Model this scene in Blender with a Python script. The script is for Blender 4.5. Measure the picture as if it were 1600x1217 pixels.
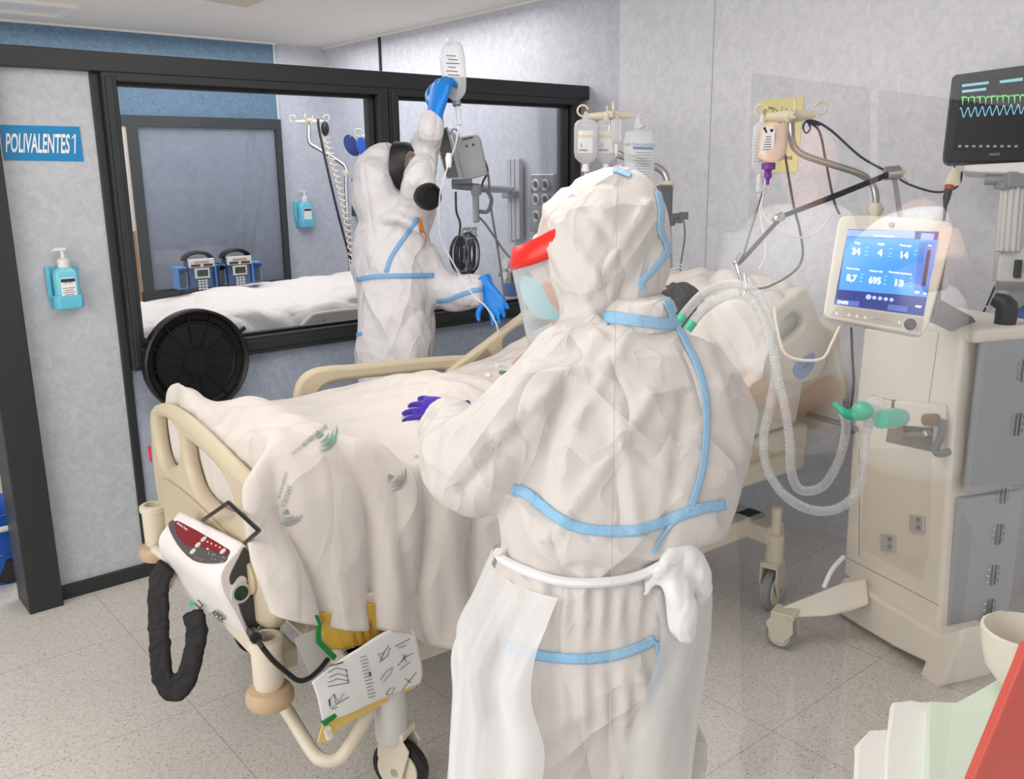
import bpy, bmesh, math, random
import numpy as np
from mathutils import Vector as V, Matrix, noise
from mathutils.bvhtree import BVHTree
random.seed(7)
SC = bpy.context.scene
COL = SC.collection
for o in list(bpy.data.objects): bpy.data.objects.remove(o)
# ---------------------------------------------------------------- camera
F = 1411.0; CX, CY = 800.0, 608.5; CH = 1.6
RM = np.array([[0.7651068, -0.15859356, 0.62406704], [-0.64379968, -0.17102056, 0.74583775], [-0.01155677, -0.97241969, -0.23295147]])
cam = bpy.data.cameras.new('camera'); camo = bpy.data.objects.new('camera', cam); COL.objects.link(camo)
cam.sensor_width = 36; cam.lens = 36 * F / 1600; cam.clip_start = 0.02
M = Matrix.Identity(4)
for i in range(3):
    M[i][0] = RM[i, 0]; M[i][1] = -RM[i, 1]; M[i][2] = -RM[i, 2]
M[2][3] = CH
camo.matrix_world = M; SC.camera = camo
# ---------------------------------------------------------------- light and exposure
SC.view_settings.view_transform = 'Standard'; SC.view_settings.look = 'None'
SC.view_settings.gamma = 1; SC.view_settings.use_curve_mapping = False
SC.view_settings.exposure = 0.08
w = bpy.data.worlds.new('world'); SC.world = w; w.use_nodes = True
w.node_tree.nodes['Background'].inputs[0].default_value = (1.0, 0.985, 0.97, 1); w.node_tree.nodes['Background'].inputs[1].default_value = .85
def area(name, loc, look, sx, sy, power, col=(1, 1, 1)):
    l = bpy.data.lights.new(name, 'AREA'); l.shape = 'RECTANGLE'; l.size = sx; l.size_y = sy; l.energy = power; l.color = col
    o = bpy.data.objects.new(name, l); COL.objects.link(o); o.location = loc
    o.rotation_euler = (V(look) - V(loc)).to_track_quat('-Z', 'Y').to_euler(); return o
area('ceiling_lamp_light', (1.5, 1.9, 2.49), (1.5, 1.9, 0), 1.4, 1.4, 20, (1, .97, .94))
area('ceiling_lamp_light', (2.3, 5.0, 2.49), (2.3, 5.0, 0), 2.2, 2.2, 52, (1, .98, .96))
area('daylight', (-2.0, 2.2, 1.7), (1.5, 2.4, 1.0), 2.6, 1.8, 40, (1, .98, .96))
area('added_fill_light', (-1.25, 1.0, 2.3), (1.1, 1.6, .7), 1.1, 1.1, 22, (1, .98, .96))  # added fill towards sheet and caregiver, stands for no real source
# ---------------------------------------------------------------- pixel helpers: a ray of the photo meets a real plane
def ray(u, v): return V(RM @ np.array([u - CX, v - CY, F]))
O = V((0, 0, CH))
def P(u, v, s): return O + ray(u, v) * (s / F)
def onz(u, v, z=0): d = ray(u, v); return O + d * ((z - CH) / d.z)
def onx(u, v, x): d = ray(u, v); return O + d * (x / d.x)
def ony(u, v, y): d = ray(u, v); return O + d * (y / d.y)
def onplane(u, v, p, n): d = ray(u, v); return O + d * ((V(p) - O).dot(n) / d.dot(n))
CR = V((RM[0, 0], RM[1, 0], 0)).normalized()          # to the right across the view
FW = V((RM[0, 2], RM[1, 2], 0)).normalized()          # level, away from the viewer
TH = -0.05
E1 = V((math.cos(TH), math.sin(TH), 0)); E2 = V((-math.sin(TH), math.cos(TH), 0)); B0 = V((.86, 2.36, 0))
def bw(x, y, z): return B0 + E1 * x + E2 * y + V((0, 0, z))
def bx(u, v, x): return onplane(u, v, B0 + E1 * x, E1)
def by(u, v, y): return onplane(u, v, B0 + E2 * y, E2)
# ---------------------------------------------------------------- materials
def lin(c):
    c = [x / 255 for x in c[:3]]
    return tuple(x / 12.92 if x <= .04045 else ((x + .055) / 1.055) ** 2.4 for x in c) + (1,)
MATS = {}
def mat(name, col, rough=.5, metal=0, trans=0, emit=0, alpha=1, bump=0, bscale=60, mottle=None, mscale=30, ior=1.45, sub=0, coat=0, detail=4):
    if name in MATS: return MATS[name]
    m = bpy.data.materials.new(name); m.use_nodes = True; nt = m.node_tree; b = nt.nodes['Principled BSDF']
    b.inputs['Base Color'].default_value = lin(col); b.inputs['Roughness'].default_value = rough; b.inputs['Metallic'].default_value = metal
    b.inputs['Transmission Weight'].default_value = trans; b.inputs['Alpha'].default_value = alpha; b.inputs['IOR'].default_value = ior
    if coat: b.inputs['Coat Weight'].default_value = coat
    if sub: b.inputs['Subsurface Weight'].default_value = sub; b.inputs['Subsurface Radius'].default_value = (.02, .01, .006)
    if emit: b.inputs['Emission Color'].default_value = lin(col); b.inputs['Emission Strength'].default_value = emit
    if bump or mottle:
        tc = nt.nodes.new('ShaderNodeTexCoord')
    if mottle:
        n = nt.nodes.new('ShaderNodeTexNoise'); n.inputs['Scale'].default_value = mscale; n.inputs['Detail'].default_value = 6; n.inputs['Distortion'].default_value = 1.2
        r = nt.nodes.new('ShaderNodeValToRGB'); r.color_ramp.elements[0].position = .35; r.color_ramp.elements[1].position = .65
        r.color_ramp.elements[0].color = lin(mottle); r.color_ramp.elements[1].color = lin(col)
        nt.links.new(tc.outputs['Object'], n.inputs['Vector']); nt.links.new(n.outputs['Fac'], r.inputs[0]); nt.links.new(r.outputs[0], b.inputs['Base Color'])
    if bump:
        n = nt.nodes.new('ShaderNodeTexNoise'); n.inputs['Scale'].default_value = bscale; n.inputs['Detail'].default_value = detail
        bp = nt.nodes.new('ShaderNodeBump'); bp.inputs['Strength'].default_value = bump; bp.inputs['Distance'].default_value = .01
        nt.links.new(tc.outputs['Object'], n.inputs['Vector']); nt.links.new(n.outputs['Fac'], bp.inputs['Height']); nt.links.new(bp.outputs[0], b.inputs['Normal'])
    MATS[name] = m; return m
def clear(name, tint, a, rough=.1):
    """thin clear plastic or glass: see-through with a glossy skin"""
    if name in MATS: return MATS[name]
    m = bpy.data.materials.new(name); m.use_nodes = True; nt = m.node_tree; nt.nodes.clear()
    out = nt.nodes.new('ShaderNodeOutputMaterial'); mx = nt.nodes.new('ShaderNodeMixShader'); tr = nt.nodes.new('ShaderNodeBsdfTransparent')
    p = nt.nodes.new('ShaderNodeBsdfPrincipled'); p.inputs['Base Color'].default_value = lin(tint); p.inputs['Roughness'].default_value = rough
    lw = nt.nodes.new('ShaderNodeLayerWeight'); lw.inputs[0].default_value = .35
    mr = nt.nodes.new('ShaderNodeMapRange'); mr.inputs['To Min'].default_value = a; mr.inputs['To Max'].default_value = min(1, a + .55)
    nt.links.new(lw.outputs['Facing'], mr.inputs[0]); nt.links.new(mr.outputs[0], mx.inputs[0]); nt.links.new(tr.outputs[0], mx.inputs[1]); nt.links.new(p.outputs[0], mx.inputs[2]); nt.links.new(mx.outputs[0], out.inputs[0])
    MATS[name] = m; return m
def glass(name, refl=1.0, tint=(255, 255, 255)):
    """window pane: passes light straight, mirrors by the Fresnel law"""
    if name in MATS: return MATS[name]
    m = bpy.data.materials.new(name); m.use_nodes = True; nt = m.node_tree; nt.nodes.clear()
    out = nt.nodes.new('ShaderNodeOutputMaterial'); mx = nt.nodes.new('ShaderNodeMixShader'); tr = nt.nodes.new('ShaderNodeBsdfTransparent'); tr.inputs[0].default_value = lin(tint)
    g = nt.nodes.new('ShaderNodeBsdfGlossy'); g.inputs['Roughness'].default_value = 0.0
    fr = nt.nodes.new('ShaderNodeFresnel'); fr.inputs[0].default_value = 1.5
    mu = nt.nodes.new('ShaderNodeMath'); mu.operation = 'MULTIPLY'; mu.inputs[1].default_value = refl
    nt.links.new(fr.outputs[0], mu.inputs[0]); nt.links.new(mu.outputs[0], mx.inputs[0]); nt.links.new(tr.outputs[0], mx.inputs[1]); nt.links.new(g.outputs[0], mx.inputs[2]); nt.links.new(mx.outputs[0], out.inputs[0])
    MATS[name] = m; return m
WALL = mat('wall_vinyl', (226, 226, 232), .6, mottle=(212, 213, 221), mscale=22, bump=.05, bscale=200)
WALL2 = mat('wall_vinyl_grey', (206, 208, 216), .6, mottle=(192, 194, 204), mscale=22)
PANEL = mat('panel_vinyl', (203, 206, 211), .5, mottle=(188, 193, 201), mscale=26)
BLUE = mat('blue_vinyl', (108, 136, 158), .55, mottle=(86, 114, 138), mscale=45)
CEIL = mat('ceiling_paint', (226, 222, 217), .8)
FRAME = mat('dark_frame', (47, 50, 52), .45)
RUBBER = mat('black_rubber', (26, 26, 27), .5)
BLACK = mat('black_plastic', (18, 18, 19), .42)
DARK = mat('dark_grey_plastic', (58, 60, 63), .45)
GREY = mat('grey_plastic', (150, 151, 152), .45)
LGREY = mat('light_grey_plastic', (208, 208, 206), .45)
WHITE = mat('white_plastic', (232, 229, 226), .4)
BEIGE = mat('beige_plastic', (206, 193, 166), .38)
BEIGE2 = mat('pale_beige_paint', (219, 210, 190), .4)
CREAM = mat('cream_plastic', (226, 214, 190), .4)
STEEL = mat('steel', (190, 188, 184), .22, metal=1)
DSTEEL = mat('dark_steel', (110, 108, 108), .28, metal=1)
ALU = mat('aluminium', (205, 206, 208), .4, metal=.35)
SUIT = None
TAPE = mat('blue_tape', (143, 192, 228), .5, bump=.3, bscale=120)
TAPE2 = mat('blue_tape_far', (110, 165, 215), .5)
BGLOVE = mat('blue_nitrile', (10, 125, 215), .38)
VGLOVE = mat('violet_nitrile', (62, 34, 160), .4)
SKIN = mat('skin', (214, 168, 146), .5, sub=.15)
RED = mat('red_plastic', (226, 38, 30), .3)
CYAN = mat('cyan_plastic', (105, 198, 222), .3)
CYMASK = mat('mask_cloth', (160, 214, 224), .7)
PAPER = mat('white_paper', (238, 238, 238), .7)
INK = mat('black_ink', (45, 45, 50), .6)
GINK = mat('green_ink', (118, 160, 140), .7)
GINK2 = mat('grey_ink', (150, 155, 155), .7)
YPAPER = mat('yellow_paper', (238, 228, 160), .7)
GREEN = mat('green_clip', (20, 130, 60), .35)
TEAL = mat('teal_plastic', (40, 185, 150), .3, coat=.3)
CLEAR = clear('clear_plastic', (235, 238, 240), .22)
CLEAR2 = clear('clear_bottle', (240, 242, 245), .35)
HOSE = clear('hose_plastic', (232, 234, 234), .28, .15)
def creased(name, col, rough, k=.5, sc=9, dist=.012):
    """fabric or film with long sharp folds in several directions, as bump relief"""
    m = mat(name, col, rough); nt = m.node_tree; b = nt.nodes['Principled BSDF']; tc = nt.nodes.new('ShaderNodeTexCoord'); L = nt.links.new; N = nt.nodes.new
    n0 = N('ShaderNodeTexNoise'); n0.inputs['Scale'].default_value = sc * .35; n0.inputs['Detail'].default_value = 2; L(tc.outputs['Object'], n0.inputs['Vector'])
    mx = N('ShaderNodeMixRGB'); mx.inputs[0].default_value = .12; L(tc.outputs['Object'], mx.inputs[1]); L(n0.outputs['Color'], mx.inputs[2])
    def math_(op, a, v=None, c=None):
        q = N('ShaderNodeMath'); q.operation = op; L(a, q.inputs[0])
        if v is not None: q.inputs[1].default_value = v
        if c is not None: L(c, q.inputs[1])
        return q.outputs[0]
    tot = None
    for ang, s_, amp, kk, st in ((.55, 1, 1.0, 11, .22), (-.7, 1.15, .85, 11, .22), (.1, 1.5, -.6, 12, .25), (1.3, 1.3, .5, 13, .3), (-.2, 3.2, .22, 9, .5)):
        r = N('ShaderNodeVectorRotate'); r.inputs['Axis'].default_value = tuple(FW); r.inputs['Angle'].default_value = ang; L(mx.outputs[0], r.inputs['Vector'])
        mp = N('ShaderNodeMapping'); mp.inputs['Scale'].default_value = (1, 1, st); mp.inputs['Location'].default_value = (ang * 7, s_ * 3, 0); L(r.outputs[0], mp.inputs[0])
        n = N('ShaderNodeTexNoise'); n.inputs['Scale'].default_value = sc * s_; n.inputs['Detail'].default_value = 1.2; L(mp.outputs[0], n.inputs['Vector'])
        h = math_('ABSOLUTE', math_('SUBTRACT', n.outputs['Fac'], .5)); h = math_('SUBTRACT', math_('MULTIPLY', h, -kk), -1.0); h = math_('POWER', math_('MAXIMUM', h, 0.0), 1.7); h = math_('MULTIPLY', h, amp)
        tot = h if tot is None else math_('ADD', tot, None, h)
    bp = N('ShaderNodeBump'); bp.inputs['Strength'].default_value = k; bp.inputs['Distance'].default_value = dist; L(tot, bp.inputs['Height']); L(bp.outputs[0], b.inputs['Normal'])
    return m
def floor_mat():
    m = mat('floor_vinyl', (196, 192, 186), .42); nt = m.node_tree; b = nt.nodes['Principled BSDF']
    tc = nt.nodes.new('ShaderNodeTexCoord')
    def noise_(s, lo, hi, c0, c1):
        n = nt.nodes.new('ShaderNodeTexNoise'); n.inputs['Scale'].default_value = s; n.inputs['Detail'].default_value = 3
        r = nt.nodes.new('ShaderNodeValToRGB'); r.color_ramp.elements[0].position = lo; r.color_ramp.elements[1].position = hi
        r.color_ramp.elements[0].color = c0; r.color_ramp.elements[1].color = c1
        nt.links.new(tc.outputs['Object'], n.inputs['Vector']); nt.links.new(n.outputs['Fac'], r.inputs[0]); return r
    base = noise_(90, .3, .7, lin((203, 199, 193)), lin((222, 217, 210)))
    sp = noise_(170, .335, .375, (0.16, .15, .14, 1), (1, 1, 1, 1))
    mx = nt.nodes.new('ShaderNodeMixRGB'); mx.blend_type = 'MULTIPLY'; mx.inputs[0].default_value = .8
    nt.links.new(base.outputs[0], mx.inputs[1]); nt.links.new(sp.outputs[0], mx.inputs[2])
    br = nt.nodes.new('ShaderNodeTexBrick'); br.offset = 0; br.inputs['Scale'].default_value = 1; br.inputs['Mortar Size'].default_value = .0022; br.inputs['Mortar Smooth'].default_value = .2
    br.inputs['Brick Width'].default_value = .62; br.inputs['Row Height'].default_value = .62
    br.inputs['Color1'].default_value = (1, 1, 1, 1); br.inputs['Color2'].default_value = (1, 1, 1, 1); br.inputs['Mortar'].default_value = (.72, .71, .7, 1)
    mp = nt.nodes.new('ShaderNodeMapping'); mp.inputs['Location'].default_value = (-2.078, -1.252, 0)
    nt.links.new(tc.outputs['Object'], mp.inputs[0]); nt.links.new(mp.outputs[0], br.inputs['Vector'])
    m2 = nt.nodes.new('ShaderNodeMixRGB'); m2.blend_type = 'MULTIPLY'; m2.inputs[0].default_value = 1
    nt.links.new(mx.outputs[0], m2.inputs[1]); nt.links.new(br.outputs[0], m2.inputs[2]); nt.links.new(m2.outputs[0], b.inputs['Base Color'])
    return m
FLOOR = floor_mat()
SUIT = creased('suit_fabric', (212, 207, 203), .55, .6, 5)
SUITF = creased('suit_far', (210, 208, 211), .6, .65, 4.5)
SHEET = creased('white_cotton', (214, 207, 201), .9, .32, 4, .014)
# ---------------------------------------------------------------- objects
def tag(o, label=None, cat=None, group=None, kind=None):
    if label: o['label'] = label
    if cat: o['category'] = cat
    if group: o['group'] = group
    if kind: o['kind'] = kind
    return o
def thing(name, loc, label, cat, group=None):
    o = bpy.data.objects.new(name, None); COL.objects.link(o); o.location = loc; o.empty_display_size = .05
    return tag(o, label, cat, group)
def wloc(o):
    v = V(o.location); p = o.parent
    while p: v = v + V(p.location); p = p.parent
    return v
def link(name, me, m=None, parent=None, smooth=True, bevel=0, seg=2, solid=0, label=None):
    """link a mesh whose vertices are in world space; its origin is moved to its own middle"""
    if m is not None: me.materials.clear(); me.materials.append(m)
    n = len(me.vertices)
    co = np.empty(n * 3); me.vertices.foreach_get('co', co); co = co.reshape(-1, 3)
    c = (co.min(0) + co.max(0)) / 2 if n else np.zeros(3)
    me.vertices.foreach_set('co', (co - c).ravel()); me.update()
    o = bpy.data.objects.new(name, me); COL.objects.link(o)
    if parent is not None: o.parent = parent; o.location = V(c) - wloc(parent)
    else: o.location = c
    if smooth:
        me.polygons.foreach_set('use_smooth', [True] * len(me.polygons))
        if smooth != 'all': me.set_sharp_from_angle(angle=math.radians(40))
    if bevel:
        b = o.modifiers.new('bevel', 'BEVEL'); b.width = bevel; b.segments = seg; b.limit_method = 'ANGLE'; b.angle_limit = math.radians(35); b.harden_normals = False
    if solid:
        s = o.modifiers.new('solid', 'SOLIDIFY'); s.thickness = solid; s.offset = 0
    if label: o['label'] = label
    return o
def crom(pts, n, closed=False):
    """Catmull-Rom resample of a list of tuples / Vectors"""
    P_ = [np.array(p, float) for p in pts]; k = len(P_); out = []
    segs = k if closed else k - 1
    for i in range(segs):
        if closed: a, b, c, d = P_[(i - 1) % k], P_[i], P_[(i + 1) % k], P_[(i + 2) % k]
        else: a, b, c, d = P_[max(i - 1, 0)], P_[i], P_[i + 1], P_[min(i + 2, k - 1)]
        for j in range(n):
            t = j / n
            out.append(.5 * ((2 * b) + (c - a) * t + (2 * a - 5 * b + 4 * c - d) * t * t + (3 * b - a - 3 * c + d) * t ** 3))
    if not closed: out.append(P_[-1])
    return out
class MB:
    def __init__(s): s.v = []; s.f = []
    def add(s, vs, fs):
        k = len(s.v); s.v += [tuple(x) for x in vs]; s.f += [tuple(i + k for i in f) for f in fs]; return s
    def boxf(s, c, ax, ay, az):
        """box by centre and three half-axis vectors"""
        c, ax, ay, az = V(c), V(ax), V(ay), V(az)
        vs = [c + ax * i + ay * j + az * k for k in (-1, 1) for j in (-1, 1) for i in (-1, 1)]
        return s.add(vs, [(0, 2, 3, 1), (4, 5, 7, 6), (0, 1, 5, 4), (2, 6, 7, 3), (0, 4, 6, 2), (1, 3, 7, 5)])
    def box(s, x0, x1, y0, y1, z0, z1):
        return s.boxf(((x0 + x1) / 2, (y0 + y1) / 2, (z0 + z1) / 2), ((x1 - x0) / 2, 0, 0), (0, (y1 - y0) / 2, 0), (0, 0, (z1 - z0) / 2))
    def bbox(s, x0, x1, y0, y1, z0, z1):
        """box in the bed's own axes"""
        return s.boxf(bw((x0 + x1) / 2, (y0 + y1) / 2, (z0 + z1) / 2), E1 * ((x1 - x0) / 2), E2 * ((y1 - y0) / 2), (0, 0, (z1 - z0) / 2))
    def tube(s, path, r, n=10, closed=False, sub=0, flat=None):
        pts = [V(p) for p in path]
        rs = list(r) if hasattr(r, '__len__') else [r] * len(pts)
        if sub:
            q = crom([tuple(p) + (k,) for p, k in zip(pts, rs)], sub, closed); pts = [V(x[:3]) for x in q]; rs = [x[3] for x in q]
        m = len(pts); up = None; rings = []
        for i in range(m):
            a = pts[(i - 1) % m] if (closed or i > 0) else pts[i]; b = pts[(i + 1) % m] if (closed or i < m - 1) else pts[i]
            t = (b - a); t = t.normalized() if t.length > 1e-9 else V((0, 0, 1))
            if up is None: up = t.orthogonal().normalized()
            up = (up - t * up.dot(t)); up = up.normalized() if up.length > 1e-6 else t.orthogonal().normalized()
            sd = t.cross(up)
            rings.append([pts[i] + (up * math.cos(2 * math.pi * j / n) + sd * math.sin(2 * math.pi * j / n)) * rs[i] for j in range(n)])
        vs = [p for rg in rings for p in rg]; fs = []
        for i in range(m if closed else m - 1):
            for j in range(n):
                k = (i + 1) % m
                fs.append((i * n + j, i * n + (j + 1) % n, k * n + (j + 1) % n, k * n + j))
        if not closed: fs += [tuple(range(n - 1, -1, -1)), tuple((m - 1) * n + j for j in range(n))]
        return s.add(vs, fs)
    def lathe(s, org, axis, prof, n=24, ref=None):
        """profile of (radius, height) round an axis"""
        org = V(org); ax = V(axis).normalized(); a = (V(ref) if ref else ax.orthogonal()).normalized(); b = ax.cross(a)
        vs = []; fs = []
        for r, h in prof:
            for j in range(n): t = 2 * math.pi * j / n; vs.append(org + ax * h + (a * math.cos(t) + b * math.sin(t)) * max(r, 1e-5))
        m = len(prof)
        for i in range(m - 1):
            for j in range(n): fs.append((i * n + j, i * n + (j + 1) % n, (i + 1) * n + (j + 1) % n, (i + 1) * n + j))
        fs += [tuple(range(n - 1, -1, -1)), tuple((m - 1) * n + j for j in range(n))]
        return s.add(vs, fs)
    def loft(s, rings, cap=True):
        n = len(rings[0]); vs = [p for r in rings for p in r]; fs = []
        for i in range(len(rings) - 1):
            for j in range(n): fs.append((i * n + j, i * n + (j + 1) % n, (i + 1) * n + (j + 1) % n, (i + 1) * n + j))
        if cap: fs += [tuple(range(n - 1, -1, -1)), tuple((len(rings) - 1) * n + j for j in range(n))]
        return s.add(vs, fs)
    def ball(s, c, ax, ay, az, n=16):
        c, ax, ay, az = V(c), V(ax), V(ay), V(az); rings = []
        for i in range(n // 2 + 1):
            ph = math.pi * i / (n // 2); r = max(math.sin(ph), 1e-3)
            rings.append([c - az * math.cos(ph) + (ax * math.cos(2 * math.pi * j / n) + ay * math.sin(2 * math.pi * j / n)) * r for j in range(n)])
        return s.loft(rings)
    def prism(s, front, off):
        """polygon (world points) pushed along a vector"""
        n = len(front); off = V(off); fr = [V(p) for p in front]
        return s.add(fr + [p + off for p in fr], [tuple(range(n)), tuple(range(2 * n - 1, n - 1, -1))] + [(i, i + n, (i + 1) % n + n, (i + 1) % n) for i in range(n)])
    def mesh(s, name='m'):
        me = bpy.data.meshes.new(name); me.from_pydata(s.v, [], s.f)
        bm = bmesh.new(); bm.from_mesh(me); bmesh.ops.recalc_face_normals(bm, faces=bm.faces); bm.to_mesh(me); bm.free(); me.update(); return me
    def build(s, name, m, parent=None, **k): return link(name, s.mesh(name), m, parent, **k)
def curve_plate(loops, frame, thick, bevel, name):
    """flat plate with holes and rounded rim; loops are 2-D point lists, frame is a 4x4 matrix"""
    cu = bpy.data.curves.new(name, 'CURVE'); cu.dimensions = '2D'; cu.fill_mode = 'BOTH'; cu.extrude = max(thick / 2 - bevel, 1e-4); cu.bevel_depth = bevel; cu.bevel_resolution = 2; cu.offset = -bevel
    for lp in loops:
        sp = cu.splines.new('POLY'); sp.points.add(len(lp) - 1); sp.use_cyclic_u = True
        for p, q in zip(sp.points, lp): p.co = (q[0], q[1], 0, 1)
    o = bpy.data.objects.new(name, cu); COL.objects.link(o); dg = bpy.context.evaluated_depsgraph_get()
    me = bpy.data.meshes.new_from_object(o.evaluated_get(dg)); bpy.data.objects.remove(o); bpy.data.curves.remove(cu)
    me.transform(frame); me.update(); return me
def pframe(p0, n, up=(0, 0, 1)):
    n = V(n).normalized(); x = V(up).cross(n).normalized(); y = n.cross(x)
    m = Matrix.Identity(4)
    for i in range(3): m[i][0] = x[i]; m[i][1] = y[i]; m[i][2] = n[i]; m[i][3] = V(p0)[i]
    return m
def px_plate(name, loops, p0, n, thick, bevel, m, parent=None, sm=6, **k):
    """plate traced by photo coordinates on a real plane; its front face lies on the plane"""
    fr = pframe(p0, n); inv = fr.inverted(); L = []
    for lp in loops:
        q = [(inv @ onplane(u, v, p0, V(n)))[:2] for u, v in lp]
        L.append([tuple(x) for x in (crom(q, sm, True) if sm else q)])
    fr2 = fr.copy(); nn = V(n).normalized()
    for i in range(3): fr2[i][3] -= nn[i] * thick / 2
    return link(name, curve_plate(L, fr2, thick, bevel, name), m, parent, **k)
class Surf:
    """plane addressed by photo coordinates, offset towards the viewer's side"""
    def __init__(s, p0, n): s.p = V(p0); s.n = V(n).normalized()
    def __call__(s, u, v, off=0): return onplane(u, v, s.p + s.n * off, s.n)
    def poly(s, pts, thick, m, name, parent=None, off=0, sm=0, **k):
        if sm: pts = [tuple(x) for x in crom(pts, sm, True)]
        return MB().prism([s(u, v, off + thick) for u, v in pts], s.n * -thick).build(name, m, parent, **k)
    def mbpoly(s, mb, pts, thick, off=0):
        mb.prism([s(u, v, off + thick) for u, v in pts], s.n * -thick); return mb
def textmesh(body, bold=0.0):
    cu = bpy.data.curves.new('t', 'FONT'); cu.body = body; cu.size = 1; cu.offset = bold; cu.resolution_u = 3
    o = bpy.data.objects.new('t', cu); COL.objects.link(o); dg = bpy.context.evaluated_depsgraph_get()
    me = bpy.data.meshes.new_from_object(o.evaluated_get(dg)); bpy.data.objects.remove(o); bpy.data.curves.remove(cu); return me
def text_on(fn, body, a, b, h, m, name='lettering', parent=None, bold=.01, off=.0015, mb=None):
    """lettering from photo point a to photo point b (baseline), cap height h pixels, laid on surface fn(u,v,off)"""
    me = textmesh(body, bold); xs = [v.co.x for v in me.vertices]
    if not xs: return None
    w0, w1 = min(xs), max(xs); a = V(a); b = V(b); d = b - a; L = d.length; d = d / L; up = V((d.y, -d.x))
    vs = []
    for v in me.vertices:
        q = a + d * ((v.co.x - w0) / (w1 - w0) * L) + up * (v.co.y / .7 * h); vs.append(fn(q.x, q.y, off))
    fs = [tuple(p.vertices) for p in me.polygons]; bpy.data.meshes.remove(me)
    if mb is not None: mb.add(vs, fs); return mb
    r = MB(); r.add(vs, fs); me = bpy.data.meshes.new(name); me.from_pydata(r.v, [], r.f); me.update()
    return link(name, me, m, parent, smooth=False)
def bvh_of(o):
    dg = bpy.context.evaluated_depsgraph_get(); dg.update(); e = o.evaluated_get(dg); me = e.to_mesh(); w = wloc(o)
    t = BVHTree.FromPolygons([tuple(v.co + w) for v in me.vertices], [tuple(p.vertices) for p in me.polygons]); e.to_mesh_clear(); return t
def skin_fn(bvh, fallback=2.0):
    def fn(u, v, off=.002):
        d = ray(u, v).normalized(); h = bvh.ray_cast(O, d)
        if h[0] is None: return O + d * fallback
        n = h[1] if h[1].dot(d) < 0 else -h[1]
        return h[0] + n * off
    return fn
def strip_on(bvh, path, wpx, m, name, parent, off=.003, sub=8, width=None):
    """ribbon laid on a surface along photo points, wpx pixels wide"""
    pts = [V(x[:2]) for x in crom(path, sub)]; L = []; R = []; Md = []
    last = None
    for i, p in enumerate(pts):
        t = (pts[min(i + 1, len(pts) - 1)] - pts[max(i - 1, 0)]).normalized(); nrm = V((-t.y, t.x)); row = []
        for k in (-1, -.5, 0, .5, 1):
            q = p + nrm * wpx / 2 * k; d = ray(q.x, q.y).normalized(); h = bvh.ray_cast(O, d)
            if h[0] is None: row.append(None); continue
            n = h[1] if h[1].dot(d) < 0 else -h[1]; row.append(h[0] + n * off)
        L.append(row)
    mb = MB(); vs = []; idx = {}
    for i, row in enumerate(L):
        for j, p in enumerate(row):
            if p is not None: idx[(i, j)] = len(vs); vs.append(p)
    fs = []
    for i in range(len(L) - 1):
        for j in range(4):
            q = [(i, j), (i, j + 1), (i + 1, j + 1), (i + 1, j)]
            if all(x in idx for x in q):
                c = [vs[idx[x]] for x in q]
                if max((c[0] - c[2]).length, (c[1] - c[3]).length) < .09: fs.append(tuple(idx[x] for x in q))
    mb.add(vs, fs); me = bpy.data.meshes.new(name); me.from_pydata(mb.v, [], mb.f); me.update()
    return link(name, me, m, parent, smooth='all', solid=.002)
def fuse(mb, voxel, smooth_it=3, disp=None, dec=0, sfac=.5):
    """melt overlapping closed shapes into one skin, then push every vertex by disp(co, normal)"""
    me = mb.mesh('tmp'); o = bpy.data.objects.new('tmp', me); COL.objects.link(o)
    r = o.modifiers.new('r', 'REMESH'); r.mode = 'VOXEL'; r.voxel_size = voxel
    if smooth_it: s = o.modifiers.new('s', 'SMOOTH'); s.factor = sfac; s.iterations = smooth_it
    dg = bpy.context.evaluated_depsgraph_get(); out = bpy.data.meshes.new_from_object(o.evaluated_get(dg)); bpy.data.objects.remove(o)
    if disp:
        ns = [v.normal.copy() for v in out.vertices]
        for v, n in zip(out.vertices, ns): v.co = v.co + n * disp(v.co, n)
        out.update()
    return out
def crumple(co, sc=9.0, amp=.008, seed=0, stretch=(1, 1, .55)):
    """creased-film relief: cell facets with sharp ridges plus finer folds"""
    q = V((co.x * stretch[0] * sc + seed, co.y * stretch[1] * sc, co.z * stretch[2] * sc))
    q = q + noise.noise_vector(q * .6) * .8
    d = noise.voronoi(q)[0]; a = min(d[1] - d[0], .6)
    r = 1 - abs(noise.noise(q * 1.3 + V((5, 1, 2)))) * 2
    return amp * (a * 1.2 - .3) + amp * .55 * (r ** 3 - .3)
def crease(co, sc, amp, d, seed=0, p=5):
    """long sharp folds running along direction d"""
    d = V(d).normalized(); q = co * sc; al = d * q.dot(d); q = (q - al) + al * .28
    q = q + noise.noise_vector(co * sc * .35 + V((seed, 3, 1))) * .55 + V((seed * 3.1, 0, 0))
    a = max(0, 1 - abs(noise.noise(q)) * 2.2) ** p; b = max(0, 1 - abs(noise.noise(q * 1.1 + V((9, 4, seed)))) * 2.2) ** p
    return amp * (a - .8 * b)
def sup(t, e):
    c, s_ = math.cos(t), math.sin(t)
    return math.copysign(abs(c) ** e, c), math.copysign(abs(s_) ** e, s_)
def ring(c, a, b, n=28, e=.9):
    out = []
    for j in range(n):
        x, y = sup(2 * math.pi * j / n, e); out.append(V(c) + V(a) * x + V(b) * y)
    return out
def pxrings(rows, sub=4, e=.9, n=28):
    """rows of (v, left u, right u, distance, half depth) -> elliptic cross-sections"""
    R = []
    for v, l, r_, s, b in crom(rows, sub):
        R.append(ring(P((l + r_) / 2, v, s), CR * ((r_ - l) / 2 / F * s), FW * b, n, e))
    return R
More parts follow.
